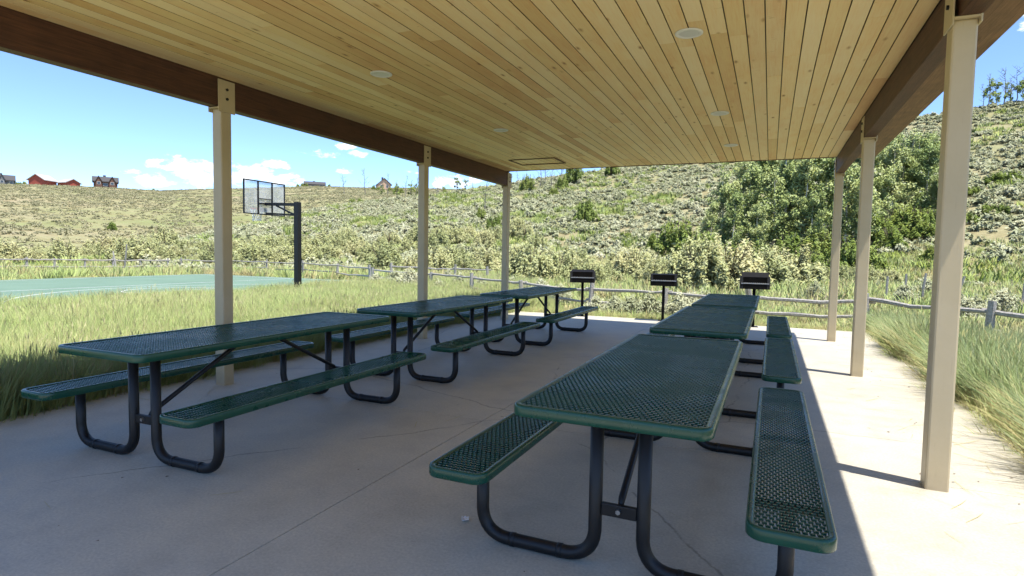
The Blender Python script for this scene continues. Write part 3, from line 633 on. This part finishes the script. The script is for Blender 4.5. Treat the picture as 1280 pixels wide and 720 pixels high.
def plant(kind, x, y, s, fol, stem, label, cat, group, rz=None, sz=1.0, dz=0):
    e = empty(kind, (x, y, T1(x, y) + dz), rz if rz is not None else random.random() * 6.28); e.scale = (s, s, s * sz); tag(e, label, cat, group)
    obj('foliage', fol, e)
    if stem: obj('stems', stem, e)
    return e

# willows behind the meadow fences
W = random.Random(21)
def px_az(px): # helper table: bearing of a picture column, used to lay the shrubs out along real bearings
    return math.degrees(math.atan((px - 640) / 735)) - 23.6
def willow_row(px0, px1, n, r0, r1, s0, s1, label, group, szr=(.8, 1.15)):
    for k in range(n):
        a = px_az(px0 + (px1 - px0) * (k + W.uniform(-.35, .35)) / max(1, n - 1)); r = W.uniform(r0, r1); x, y = az(a, r)
        plant('willow_shrub', x, y, W.uniform(s0, s1), W.choice(will_meshes), W.choice(will_stems), label, 'shrub', group, sz=W.uniform(*szr))
willow_row(-60, 250, 24, 74, 90, .8, 1.45, 'rounded yellow-green willow shrub at the far edge of the left meadow', 'willows at the far edge of the meadow', (.7, 1.0))
willow_row(165, 480, 26, 54, 68, .65, 1.25, 'yellow-green willow shrub in the thicket behind the court', 'willows behind the court', (.65, .95))
willow_row(290, 670, 24, 62, 76, .8, 1.25, 'pale yellow willow shrub in the back row behind the court', 'back willows behind the court', (.7, 1.0))
willow_row(470, 730, 24, 42, 56, .6, 1.15, 'bushy willow in the thicket behind the court-side columns', 'willows behind the court-side columns', (.6, 1.0))
willow_row(650, 845, 20, 31, 44, .5, 1.05, 'leafy willow in the thicket behind the grills', 'willows behind the grills', (.65, 1.05))
willow_row(835, 985, 13, 28, 37, .6, 1.2, 'large rounded pale willow behind the grill nearest the leaning post', 'pale willows behind the grills', (.75, 1.05))
willow_row(985, 1110, 9, 42, 50, .5, .85, 'low pale willow at the foot of the aspen grove', 'low willows under the aspens', (.7, .95))

# green shrubs on the hill side
for k, (px, r, s, sz) in enumerate([(730, 86, 1.35, 1.2), (845, 60, 1.5, 1.15), (870, 56, 1.45, 1.1), (818, 63, 1.0, .9), (895, 52, 1.0, .9), (617, 82, 1.0, 1.1), (600, 98, .9, 1), (1010, 52, 1.2, .8), (1035, 50, 1.1, .8), (1075, 54, 1.3, .9), (1110, 62, 1.2, .8), (1150, 66, 1.1, .7), (1168, 58, 1.0, .6), (970, 50, 1.0, .8), (930, 49, .9, .8), (1195, 72, 1.2, .55), (1245, 92, 1.5, .5), (780, 70, .8, .6), (700, 128, 1.3, 1.2), (760, 140, 1.5, 1.1), (712, 136, 1.6, 1.5), (655, 132, 1.3, 1.4), (690, 120, .9, 1), (905, 55, 1.1, .9), (945, 54, 1.2, 1), (985, 56, 1.3, 1), (1020, 57, 1.3, 1), (1050, 56, 1.2, 1), (1095, 64, 1.3, 1), (1125, 67, 1.4, 1), (1145, 68, 1.2, 1), (1160, 70, 1.1, .9), (1235, 75, 1.1, .5), (1205, 84, 1.0, .5)]):
    x, y = az(px_az(px), r)
    plant('green_shrub', x, y, s, grn_meshes[k % 3], will_stems[k % 2], ['bright green shrub at the foot of the sage hill', 'lone green shrub standing out on the sage slope', 'green shrub near the top of the sage hill'][0 if r < 75 else (1 if r < 115 else 2)], 'shrub', ['green shrubs at the hill foot', 'lone green shrubs on the slope', 'green shrubs near the hilltop'][0 if r < 75 else (1 if r < 115 else 2)], sz=sz)

# ------------------------------------------------------------------ trees
def aspen_parts(seed, h):
    r = random.Random(seed); tr = MB(); pts = []; rads = []; n = 8; lx = 0; ly = 0
    for k in range(n): pts.append((lx, ly, h * .92 * k / (n - 1) - (.3 if k == 0 else 0))); rads.append(.13 * (1 - .85 * k / (n - 1)) * h / 9); lx += r.uniform(-.12, .12); ly += r.uniform(-.12, .12)
    tr.tube(pts, rads, 8); lob = []
    for k in range(34):
        t = r.uniform(.04, .95); i = min(int(t * (n - 1)), n - 2); b = Vector(pts[i]).lerp(Vector(pts[i + 1]), t * (n - 1) - i); a = r.random() * 6.283; L = h * .22 * (1.15 - .75 * t) * r.uniform(.6, 1.25)
        e = b + Vector((math.cos(a) * L, math.sin(a) * L, L * r.uniform(.25, .7))); tr.tube([b, b.lerp(e, .5) + Vector((0, 0, -.05)), e], [.035 * (1.2 - t), .022 * (1.2 - t), .007], 5)
        
        for f in (1.0, .72, .42):
            m = b.lerp(e, f) + Vector((r.uniform(-.25, .25), r.uniform(-.25, .25), r.uniform(-.15, .25))); q = h * r.uniform(.032, .062); lob.append((m.x, m.y, m.z, q, q, q * r.uniform(.75, 1.15)))
    p = pts[-1]; lob.append((p[0], p[1], p[2], h * .05, h * .05, h * .09))
    return tr.mesh('trunk', BARK, True), quads_mesh('crown', leaf_cloud(lob, 8000, .135, seed, 1.4, .3, .6), ASPL)
aspens = [aspen_parts(100 + k, 9.0) for k in range(5)]
def tree(kind, px, r, s, label, group, k, sz=1.0):
    x, y = az(px_az(px), r); e = empty(kind, (x, y, T1(x, y)), W.random() * 6.28); e.scale = (s, s, s * sz); tag(e, label if s > .8 else label.replace('leafy green aspen', 'short young aspen'), 'tree', group if s > .8 else 'young ' + group)
    obj('trunk', aspens[k % 5][0], e); obj('crown', aspens[k % 5][1], e)
G1 = 'leafy green aspen in the dense grove behind the grills'; G2 = 'leafy green aspen at the far side of the columns beside the sage slope'
for k, (px, r, s) in enumerate([(900, 64, .92), (915, 58, .75), (935, 61, 1.0), (950, 67, 1.15), (962, 59, .95), (978, 64, 1.15), (990, 70, 1.25), (1000, 60, 1.05), (1015, 66, 1.2), (1028, 61, 1.05), (1042, 67, 1.2), (1052, 62, 1.1), (1066, 66, 1.15), (925, 66, 1.0), (970, 72, 1.25), (1032, 73, 1.25), (887, 62, .6), (945, 57, .62), (1010, 58, .7)]):
    tree('aspen_tree', px, r, s * .98, G1, 'aspens in the grove', k)
for k, (px, r, s) in enumerate([(1085, 70, 1.05), (1098, 76, 1.05), (1108, 72, 1.0), (1122, 74, .98), (1138, 76, 1.0), (1150, 73, .9), (1160, 78, .95), (1130, 80, 1.0), (1168, 72, .7)]):
    tree('aspen_tree', px, r, s * .98, G2, 'aspens beside the slope', k + 2)
# bare and half-dead trees on the ridge
def dead_mesh(seed, h, br):
    r = random.Random(seed); m = MB(); n = 7; pts = []; x = y = 0
    for k in range(n): pts.append((x, y, h * k / (n - 1) - (.4 if k == 0 else 0))); x += r.uniform(-.2, .2); y += r.uniform(-.2, .2)
    m.tube(pts, [.11 * h / 7 * (1 - .85 * k / (n - 1)) for k in range(n)], 6)
    for k in range(br):
        t = r.uniform(.3, .97); i = min(int(t * (n - 1)), n - 2); b = Vector(pts[i]).lerp(Vector(pts[i + 1]), t * (n - 1) - i); a = r.random() * 6.283; L = h * .24 * (1.2 - .8 * t) * r.uniform(.5, 1.2)
        e = b + Vector((math.cos(a) * L, math.sin(a) * L, L * r.uniform(.4, 1.1))); q = b.lerp(e, .5); m.tube([b, q + Vector((0, 0, -.06)), e], [.035, .026, .010], 4)
        for _ in range(2):
            a2 = r.random() * 6.283; m.tube([q, q + Vector((math.cos(a2) * L * .35, math.sin(a2) * L * .35, L * .4))], [.02, .008], 3)
    return m.mesh('trunk', DEADW)
deads = [dead_mesh(200 + k, 6.5, 16) for k in range(4)]
dead_tuft = [quads_mesh('crown', leaf_cloud([(r_.uniform(-.9, .9), r_.uniform(-.9, .9), r_.uniform(1.2, 5.6), .45, .45, .5) for r_ in [random.Random(300 + k * 40 + q) for q in range(11)]], 700, .17, 300 + k, 1.6, .2, .3), GREENB) for k in range(3)]
def dead(px, r, s, leafy, k, label, group, dz=0):
    x, y = az(px_az(px), r); e = empty('bare_tree' if not leafy else 'sparse_tree', (x, y, T1(x, y) + dz), W.random() * 6.28); e.scale = (s,) * 3; tag(e, label, 'tree', group)
    obj('trunk', deads[k % 4], e)
    if leafy: obj('crown', dead_tuft[k % 3], e)
for k, (px, r, s, lf) in enumerate([(646, 138, .7, 0), (672, 134, .95, 0), (679, 137, 1.0, 0), (687, 133, .9, 0), (697, 136, .95, 0), (604, 105, .85, 0), (633, 140, .8, 1), (618, 144, .7, 0), (570, 148, .75, 1), (588, 149, .8, 0), (580, 146, .55, 1), (664, 130, .6, 1), (720, 139, .75, 1)]):
    dead(px, r, s, lf, k, ['bare grey tree near the top of the sage hill', 'thinly leaved tree near the top of the sage hill'][lf], ['bare trees on the hilltop', 'thin trees on the hilltop'][lf])
for k, (px, r, s, lf) in enumerate([(1102, 152, .9, 1), (1112, 154, .85, 1), (1125, 150, .7, 0), (1222, 150, 1.0, 1), (1231, 151, .85, 1), (1239, 152, 1.2, 0), (1247, 150, .8, 1), (1254, 150, 1.1, 0), (1262, 149, .9, 1), (1270, 151, 1.25, 1), (1277, 150, 1.15, 1), (1290, 152, 1.2, 1), (1216, 152, .8, 0), (1184, 150, .8, 0), (1310, 150, 1.1, 1)]):
    dead(px, r, s, lf, k, ['bare grey tree on the skyline above the steep slope', 'thinly leaved tree on the skyline above the steep slope'][lf], ['bare trees above the steep slope', 'thin trees above the steep slope'][lf])
for k, (px, r, s, lf) in enumerate([(430, 300, 1.9, 0), (456, 290, 2.0, 0), (484, 300, 1.7, 0), (495, 260, 1.3, 1), (505, 270, 1.6, 0), (513, 260, 1.4, 1), (520, 265, 1.5, 1), (545, 240, 1.7, 0), (553, 250, 1.2, 1), (476, 280, 1.0, 1)]):
    dead(px, r, s, lf, k, ['tall bare tree on the far tan hill', 'thin leafy tree near the tan house on the far hill'][lf], ['bare trees on the far hill', 'thin trees on the far hill'][lf])

# ------------------------------------------------------------------ houses on the far ridge
def house(px, r, w, d, hw, hr, wall, roof, label, rz=0, cat='house', dorm=0, wing=0, windows=()):
    a = px_az(px); x, y = az(a, r); e = empty('barn' if cat == 'barn' else 'house', (x, y, T1(x, y) - .3), R(-a) + rz); tag(e, label, cat)
    def gable(mb, x0, x1, y0, y1, z0, z1, zr, along='y'):
        if along == 'y':
            pr = [(x0, z0), (x1, z0), (x1, z1), ((x0 + x1) / 2, zr), (x0, z1)]; mb.v += [(p, y0, q) for p, q in pr] + [(p, y1, q) for p, q in pr]
        else:
            pr = [(y0, z0), (y1, z0), (y1, z1), ((y0 + y1) / 2, zr), (y0, z1)]; mb.v += [(x0, p, q) for p, q in pr] + [(x1, p, q) for p, q in pr]
        b = len(mb.v) - 10; mb.f += [(b, b + 1, b + 2, b + 3, b + 4), (b + 9, b + 8, b + 7, b + 6, b + 5)] + [(b + i, b + 5 + i, b + 5 + (i + 1) % 5, b + (i + 1) % 5) for i in range(5)]
    def roofm(x0, x1, y0, y1, z1, zr, along='y', ov=.7, t=.35):
        m = MB()
        if along == 'y':
            xm = (x0 + x1) / 2; k = (zr - z1) / (xm - x0)
            pr = [(x0 - ov, z1 - k * ov + .05), (xm, zr + .05), (x1 + ov, z1 - k * ov + .05), (x1 + ov, z1 - k * ov + .05 + t), (xm, zr + t + .05), (x0 - ov, z1 - k * ov + .05 + t)]; m.v = [(p, y0 - ov, q) for p, q in pr] + [(p, y1 + ov, q) for p, q in pr]
        else:
            xm = (y0 + y1) / 2; k = (zr - z1) / (xm - y0)
            pr = [(y0 - ov, z1 - k * ov + .05), (xm, zr + .05), (y1 + ov, z1 - k * ov + .05), (y1 + ov, z1 - k * ov + .05 + t), (xm, zr + t + .05), (y0 - ov, z1 - k * ov + .05 + t)]; m.v = [(x0 - ov, p, q) for p, q in pr] + [(x1 + ov, p, q) for p, q in pr]
        m.f = [(0, 1, 2, 3, 4, 5), (11, 10, 9, 8, 7, 6)] + [(i, i + 6, (i + 1) % 6 + 6, (i + 1) % 6) for i in range(6)]; return m
    along = 'x' if wing else 'y'
    m = MB(); gable(m, -w / 2, w / 2, -d / 2, d / 2, -1, hw, hr, along); m.build('wall', wall, e); rf = roofm(-w / 2, w / 2, -d / 2, d / 2, hw, hr, along).build('roof', roof, e)
    for dx in ([-w * .28, w * .28] if dorm == 2 else ([0] if dorm else [])):
        m = MB(); dw = w * .26; gable(m, dx - dw / 2, dx + dw / 2, -d / 2 - 1.0, 0, -.8, hw * .98, hr * 1.02); m.build('gable_wall', wall, e); roofm(dx - dw / 2, dx + dw / 2, -d / 2 - 1.0, 0, hw * .98, hr * 1.02, ov=.5).build('gable_roof', roof, e)
        wn = MB().box(dx - dw * .28, dx + dw * .28, -d / 2 - 1.08, -d / 2 - .98, hw * .45, hw * .9).build('window', TRIMW, e); MB().box(dx - dw * .23, dx + dw * .23, -d / 2 - 1.12, -d / 2 - 1.09, hw * .5, hw * .86).build('pane', PANE, wn)
    for wx, z0, z1, ww in windows:
        wn = MB().box(wx - ww / 2, wx + ww / 2, -d / 2 - .08, -d / 2 + .02, z0, z1).build('window', TRIMW, e); MB().box(wx - ww / 2 + .15, wx + ww / 2 - .15, -d / 2 - .12, -d / 2 - .09, z0 + .15, z1 - .15).build('pane', PANE, wn)
    if dorm or windows: MB().box(-w * .1, w * .02, d * .1, d * .3, hr * .8, hr * 1.22).build('chimney', DKR, rf)
    return e
house(5, 425, 10, 8, 3.2, 5.8, GREYS, DKR, 'grey gabled house at the far end of the ridge beyond the barns', 0, dorm=1, wing=1, windows=((-3.8, 1, 2.6, 1.6), (3.8, 1, 2.6, 1.6)))
house(55.5, 420, 8.6, 9, 3.4, 6.2, RED, PALE, 'large red barn with pale roof on the ridge', R(-38), 'barn')
house(88, 420, 7.6, 7.5, 2.2, 4.2, RED, PALE, 'small low red barn on the ridge, next to the brown house', R(30), 'barn')
house(133.5, 420, 11.5, 8, 3.6, 6.2, LOG, DKR, 'brown log house with two front gables on the ridge', 0, dorm=2, wing=1, windows=((0, .8, 2.6, 2.4),))
house(393, 428, 13, 7, 2.0, 3.8, GREYS, DKR, 'long low grey house on the ridge behind the backboard', 0, wing=1, windows=((-5, .8, 2, 1.8), (4, .8, 2, 2.2)))
house(478, 380, 8.0, 9, 3.2, 6.6, TAN, DKR, 'tan steep-gabled house between trees on the far hill', R(8), windows=((-1.8, 1, 2.8, 1.4), (1.8, 1, 2.8, 1.4)))
for k, (px, r, s) in enumerate([(22, 423, 1.0), (27, 422, .9), (33, 424, 1.1), (40, 424, .8), (70, 421, .5), (75, 421, .5), (372, 426, 1.2), (379, 425, 1.5), (383, 424, 1.2), (411, 426, 1.0), (466, 372, 1.3), (472, 360, 1.0), (494, 350, 1.6), (500, 330, 1.4), (486, 355, 1.0), (193, 428, .7), (238, 429, .5), (141, 150, .8), (450, 220, 1.4), (440, 225, 1.1)]):
    x, y = az(px_az(px), r); plant('ridge_shrub', x, y, s, grn_meshes[k % 3], None, 'dark green shrub beside the far houses on the hill', 'shrub', 'shrubs among the far houses', sz=1.1)

# ------------------------------------------------------------------ scattered growth (stuff)
def scatter(name, pts, rot, scl, meshes, label, cat):
    me = bpy.data.meshes.new(name); n = len(pts); me.vertices.add(n); me.vertices.foreach_set('co', np.asarray(pts, np.float32).ravel())
    a = me.attributes.new('rot', 'FLOAT_VECTOR', 'POINT'); a.data.foreach_set('vector', np.asarray(rot, np.float32).ravel())
    a = me.attributes.new('scl', 'FLOAT_VECTOR', 'POINT'); a.data.foreach_set('vector', np.asarray(scl, np.float32).ravel())
    a = me.attributes.new('pick', 'INT', 'POINT'); a.data.foreach_set('value', rng.integers(0, len(meshes), n).astype(np.int32))
    o = obj(name, me); tag(o, label, cat, kind='stuff')
    src = bpy.data.collections.new(name + '_pieces')
    for k, m in enumerate(meshes): src.objects.link(bpy.data.objects.new(name + '_piece', m))
    g = bpy.data.node_groups.new(name, 'GeometryNodeTree'); g.interface.new_socket('Geometry', in_out='INPUT', socket_type='NodeSocketGeometry'); g.interface.new_socket('Geometry', in_out='OUTPUT', socket_type='NodeSocketGeometry')
    N = g.nodes.new; L = g.links.new; gi = N('NodeGroupInput'); go = N('NodeGroupOutput'); ip = N('GeometryNodeInstanceOnPoints'); ci = N('GeometryNodeCollectionInfo')
    ci.inputs[0].default_value = src; ci.inputs[1].default_value = True; ci.inputs[2].default_value = True
    def attr(nm, t): q = N('GeometryNodeInputNamedAttribute'); q.data_type = t; q.inputs[0].default_value = nm; return q.outputs[0]
    L(gi.outputs[0], ip.inputs['Points']); L(ci.outputs[0], ip.inputs['Instance']); ip.inputs['Pick Instance'].default_value = True
    L(attr('pick', 'INT'), ip.inputs['Instance Index']); er = N('FunctionNodeEulerToRotation'); L(attr('rot', 'FLOAT_VECTOR'), er.inputs[0]); L(er.outputs[0], ip.inputs['Rotation']); L(attr('scl', 'FLOAT_VECTOR'), ip.inputs['Scale'])
    L(ip.outputs[0], go.inputs[0]); md = o.modifiers.new('scatter', 'NODES'); md.node_group = g; return o
def grass_V(seed, n, h, spread, w, bend, wind=(0, 0), heads=0):
    g = np.random.default_rng(seed); a = g.random(n) * 6.283; rr = spread * np.sqrt(g.random(n)); b0 = np.stack([np.cos(a) * rr, np.sin(a) * rr, np.full(n, -.04)], 1)
    d = np.stack([np.cos(a + g.normal(size=n) * .8), np.sin(a + g.normal(size=n) * .8), np.zeros(n)], 1) * (bend * g.uniform(.3, 1.3, n))[:, None] + np.array([wind[0], wind[1], 0])
    hh = h * g.uniform(.55, 1.1, n); up = np.array([0, 0, 1.0]); V = []
    P = [b0 + up * (hh * t)[:, None] * (1 - .18 * t * t * np.linalg.norm(d, axis=1)[:, None]) + d * (hh * t ** 1.8)[:, None] for t in (0, .4, .75, 1.0)]
    s = np.stack([-np.sin(a * 3), np.cos(a * 3), np.zeros(n)], 1) * (w * g.uniform(.7, 1.3, n))[:, None]
    ws = (1, .85, .55, .12)
    for k in range(3): V.append(np.stack([P[k] - s * ws[k], P[k] + s * ws[k], P[k + 1] + s * ws[k + 1], P[k + 1] - s * ws[k + 1]], 1))
    if heads:
        k = slice(0, heads); d3 = P[3][k] - P[2][k]; d3 /= np.linalg.norm(d3, axis=1)[:, None]; q = s[k] / np.linalg.norm(s[k], axis=1)[:, None]; hl = h * .16; b = P[3][k] - d3 * hl * .3
        for sd in (q, np.cross(q, d3)): V.append(np.stack([b, b + d3 * hl * .4 - sd * .0065, b + d3 * hl, b + d3 * hl * .4 + sd * .0065], 1))
    return np.concatenate(V, 0)
def clump(name, m, seed, n, h, spread, w, bend, wind=(0, 0), heads=0):
    V = grass_V(seed, n, h, spread, w, bend, wind, heads); idx = np.zeros(len(V), np.int32)
    if heads: idx[-2 * heads:] = 1
    return quads_mesh(name, V, m, 4, ([SEED], idx))
gl = [clump('grass_clump', GRASS_L, 400 + k, 62, .56, .14, .0034, .34 + .05 * (k % 3), (.06, .02), (0, 1, 2)[k % 3]) for k in range(6)] + [clump('grass_clump', DRYG, 440 + k, 34, .60, .14, .0034, .30, (0, 0), 2) for k in range(1)]
gr_ = [clump('grass_clump', GRASS_R, 420 + k, 66, .62, .13, .0034, .40 + .1 * (k % 3), (-.34 + .09 * k, -.05), (0, 2, 0, 3, 1)[k]) for k in range(5)] + [quads_mesh('grass_clump', grass_V(450, 36, .55, .14, .0042, .6, (-.4, -.1)), DRYG)]
gfar = [quads_mesh('far_grass_clump', grass_V(460 + k, 40, .42, .34, .016, .4), GRASS_L if k % 3 else DRYG) for k in range(6)]
gshort = [quads_mesh('verge_clump', grass_V(470 + k, 36, .30, .12, .0038, .7), DRYG if k % 2 else GRASS_L) for k in range(4)]
def in_court(x, y): return (x > -32.6) & (x < -15.7) & (y > -3.2) & (y < 26.2)
def on_slab(x, y, m=0.0): return (x > -5.5 - m) & (x < 1.78 + m) & (y > -4 - m) & (y < 12.7 + m)
def field(n, x0, x1, y0, y1, keep, h0, h1, tilt=.12):
    x = rng.uniform(x0, x1, n); y = rng.uniform(y0, y1, n); k = keep(x, y); x = x[k]; y = y[k]; n = len(x)
    pts = np.stack([x, y, terrain(x, y)], 1); rot = np.stack([rng.normal(size=n) * tilt, rng.normal(size=n) * tilt, rng.random(n) * 6.283], 1); s = rng.uniform(h0, h1, n) * (1 + .22 * hash_noise(x, y, 6)); sc = np.stack([s * .95, s * .95, s], 1)
    return pts, rot, sc
def cat3(*a): return [np.concatenate(q) for q in zip(*a)]
left = cat3(field(9500, -9.6, -5.42, .2, 16, lambda x, y: ~on_slab(x, y, -.06) & (np.arctan2(x, y) < R(-20)), .8, 1.12), field(10000, -15.7, -9.0, 2.5, 26, lambda x, y: ~on_slab(x, y, .0) & (np.arctan2(x, y) < R(-18)), .85, 1.2))
scatter('tall_meadow_grass', *left, gl, 'tall pale green grass between the shelter and the sports court', 'grass')
def wr(x, y): return rng.uniform(-.15, .15, len(x))
rp = field(9500, 1.70, 6.5, 1.5, 13.2, lambda x, y: (x > 1.92 + .10 * np.sin(y * 2.3) + .08 * np.sin(y * 5.1)) & (np.arctan2(x, y) < R(40)), .7, 1.05)
rp[1][:, 2] = rng.uniform(-.5, .5, len(rp[0]))
scatter('green_bunch_grass', *rp, gr_, 'tall green grass leaning over the sunny edge of the slab', 'grass')
vg = cat3(field(1500, 1.62, 2.25, 1.5, 12.9, lambda x, y: x > 1.76 + .07 * np.sin(y * 3.1), .6, 1.1, .3), field(2300, -6.5, 2.2, 12.62, 14.2, lambda x, y: y > 12.72 + .06 * np.sin(x * 4), .4, .85, .25), field(900, -5.75, -5.40, .2, 12.9, lambda x, y: x < -5.47 + .05 * np.sin(y * 3), .5, 1.0, .3))
scatter('dry_verge_grass', *vg, gshort, 'short dry grass fringing the edge of the concrete slab', 'grass')
fm = cat3(field(5200, -16, 14, 12.9, 30, lambda x, y: ~on_slab(x, y, .3) & ~in_court(x, y) & (np.hypot(x, y) < 36) & (x > -15.6), .35, .75, .2), field(9000, -62, 30, 14, 62, lambda x, y: ~in_court(x, y) & (np.hypot(x, y) > 22) & (np.hypot(x, y) < 64) & (np.arctan2(x, y) > R(-74)) & (np.arctan2(x, y) < R(27)) & ((y > 26.1) | (x < -32.5) | (x > -15.6)), .8, 1.6, .2), field(2600, 4, 20, 4, 40, lambda x, y: (np.arctan2(x, y) < R(34)) & (np.hypot(x, y) > 7.5), .5, .9, .2))
scatter('meadow_grass', *fm, gfar, 'rough yellow-green meadow grass around the fences', 'grass')

def polar_pts(n, a0, a1, r0, r1, keep):
    a = np.radians(rng.uniform(a0, a1, n)); r = np.sqrt(rng.uniform(r0 ** 2, r1 ** 2, n)); x = r * np.sin(a); y = r * np.cos(a); k = keep(x, y, np.degrees(a), r); return x[k], y[k]
def near_dom(a, r): return np.interp(a, NEAR[:, 0], NEAR[:, 1]) * R1N * np.clip((r - R0N) / 100, 0, 1) + .6 >= np.interp(a, FAR[:, 0], FAR[:, 1]) * R1F * np.clip((r - R0F) / (R1F - R0F), 0, 1)
def patch(x, y): return hash_noise(x, y, 2.1) + .5 * hash_noise(x + 40, y - 17, 5.5)
sx, sy = polar_pts(16000, -74, 27, 46, 160, lambda x, y, a, r: near_dom(a, r) & (np.interp(a, NEAR[:, 0], NEAR[:, 1]) > .012) & (patch(x, y) < rng.uniform(.05, .75, len(x))) & ~((r < 56) & (a > -1) & (a < 11)))
sr = np.hypot(sx, sy); vis = (np.degrees(np.arctan2(sx, sy)) > -58) & (np.degrees(np.arctan2(sx, sy)) < 17.5); order = np.argsort(np.where(vis, sr, 1e9)); near300 = order[:286]; rest = np.setdiff1d(np.arange(len(sx)), near300)
def scl(n, lo, hi, zlo=.8, zhi=1.2): s = rng.uniform(lo, hi, n) * (1 + .25 * (rng.random(n) > .85)); return np.stack([s, s, s * rng.uniform(zlo, zhi, n)], 1)
def sp(x, y): return np.stack([x, y, terrain(x, y) - .05], 1)
def rots(n, t=.1): return np.stack([rng.normal(size=n) * t, rng.normal(size=n) * t, rng.random(n) * 6.283], 1)
scatter('hillside_sagebrush', sp(sx[rest], sy[rest]), rots(len(rest)), scl(len(rest), .6, 1.6), sage_meshes, 'silvery sagebrush covering the hillside', 'sagebrush')
for k, i in enumerate(near300):
    e = obj('sagebrush', sage_meshes[k % 5]); s = random.uniform(.6, 1.45); e.location = (sx[i], sy[i], T1(sx[i], sy[i]) - .05); e.scale = (s, s, s * random.uniform(.8, 1.2)); e.rotation_euler.z = random.random() * 6.28
    tag(e, 'silvery grey-green sagebrush at the foot of the hillside', 'sagebrush', 'sagebrush at the hill foot')
hx, hy = polar_pts(7000, -70, 27, 50, 158, lambda x, y, a, r: near_dom(a, r) & (patch(x, y) > .12))
scatter('hillside_grass', sp(hx, hy), rots(len(hx)), scl(len(hx), 1.0, 2.2, .7, 1.1), [quads_mesh('slope_grass', grass_V(480 + k, 60, .5, .5, .03, .5), GREENB if k % 2 else GRASS_L) for k in range(4)], 'green grass patches between the sagebrush on the slope', 'grass')
fx, fy = polar_pts(30000, -74, -16, 95, 435, lambda x, y, a, r: ~near_dom(a, r) & (hash_noise(x, y, .5) + .6 * hash_noise(x, y, 2.0) < rng.uniform(-.3, 1.0, len(x))))
scatter('far_hill_brush', sp(fx, fy), rots(len(fx)), scl(len(fx), .6, 1.5, .6, 1.0), far_meshes, 'low tan and green brush over the far hill', 'brush')
# larger sagebrush close to the fence
for k, (px, r, s) in enumerate([(470, 25.5, .95), (492, 24.5, 1.1), (512, 23.0, 1.25), (500, 26, 1.0), (548, 21.5, .8), (575, 23.5, 1.0), (600, 22.5, .9), (655, 19.5, .9), (675, 20.5, 1.0), (700, 18.5, .9), (745, 15.6, .75), (768, 15.0, .8), (790, 14.6, .85), (812, 15.3, .9), (850, 14.8, .95), (866, 15.4, 1.0), (880, 16.2, 1.0), (905, 15.8, .9), (1205, 20, 1.0), (1222, 21, .9), (1190, 24, 1.0), (1255, 23, 1.1), (1130, 26, 1.0), (1020, 27, .9), (1160, 30, 1.1), (530, 28, 1.1), (560, 29, 1.0), (640, 24, .9)]):
    x, y = az(px_az(px), r); plant('fence_sagebrush', x, y, s, sage_near[k % 3], sage_stems[k % 2], ['bushy silver sagebrush by the fence between the court corner and the columns', 'bushy silver sagebrush by the fence just behind the grills', 'bushy silver sagebrush beyond the rail fence below the steep slope'][0 if px < 620 else (1 if px < 950 else 2)], 'sagebrush', ['sagebrush by the court corner', 'sagebrush behind the grills', 'sagebrush below the steep slope'][0 if px < 620 else (1 if px < 950 else 2)])

# wind-blown straw and leaf bits on the slab
def litter(n, x0, x1, y0, y1, pw):
    u = rng.random(n) ** pw; x = x0 + (x1 - x0) * u; y = rng.uniform(y0, y1, n); return np.stack([x, y, np.full(n, .003)], 1)
lp = np.concatenate([litter(420, 1.76, .9, 1.5, 12.6, 2.2), litter(160, -5.48, -4.6, 1.5, 12.6, 2.0), litter(150, -5.4, 1.6, 1.2, 12.5, 1.0)])
bits = []
for k in range(4):
    g_ = np.random.default_rng(700 + k); L_ = .035 + .03 * k; bits.append(quads_mesh('straw_bit', [[(-L_, -.0012, 0), (L_ * .2, -.0016, .002), (L_ * .2, .0014, .003), (-L_, .0010, .001)], [(L_ * .2, -.0016, .002), (L_, .006 * (k - 1.5), .004), (L_, .006 * (k - 1.5) + .0012, .004), (L_ * .2, .0014, .003)]], DRYG))
bits.append(quads_mesh('leaf_bit', [[(-.012, 0, 0), (0, -.007, .004), (.012, 0, .001), (0, .007, .004)]], STEMM))
scatter('straw_litter', lp, np.stack([np.zeros(len(lp)), np.zeros(len(lp)), rng.random(len(lp)) * 6.283], 1), np.repeat(rng.uniform(.5, 1.3, len(lp))[:, None], 3, 1), bits, 'bits of dry straw and leaf blown onto the concrete', 'litter')
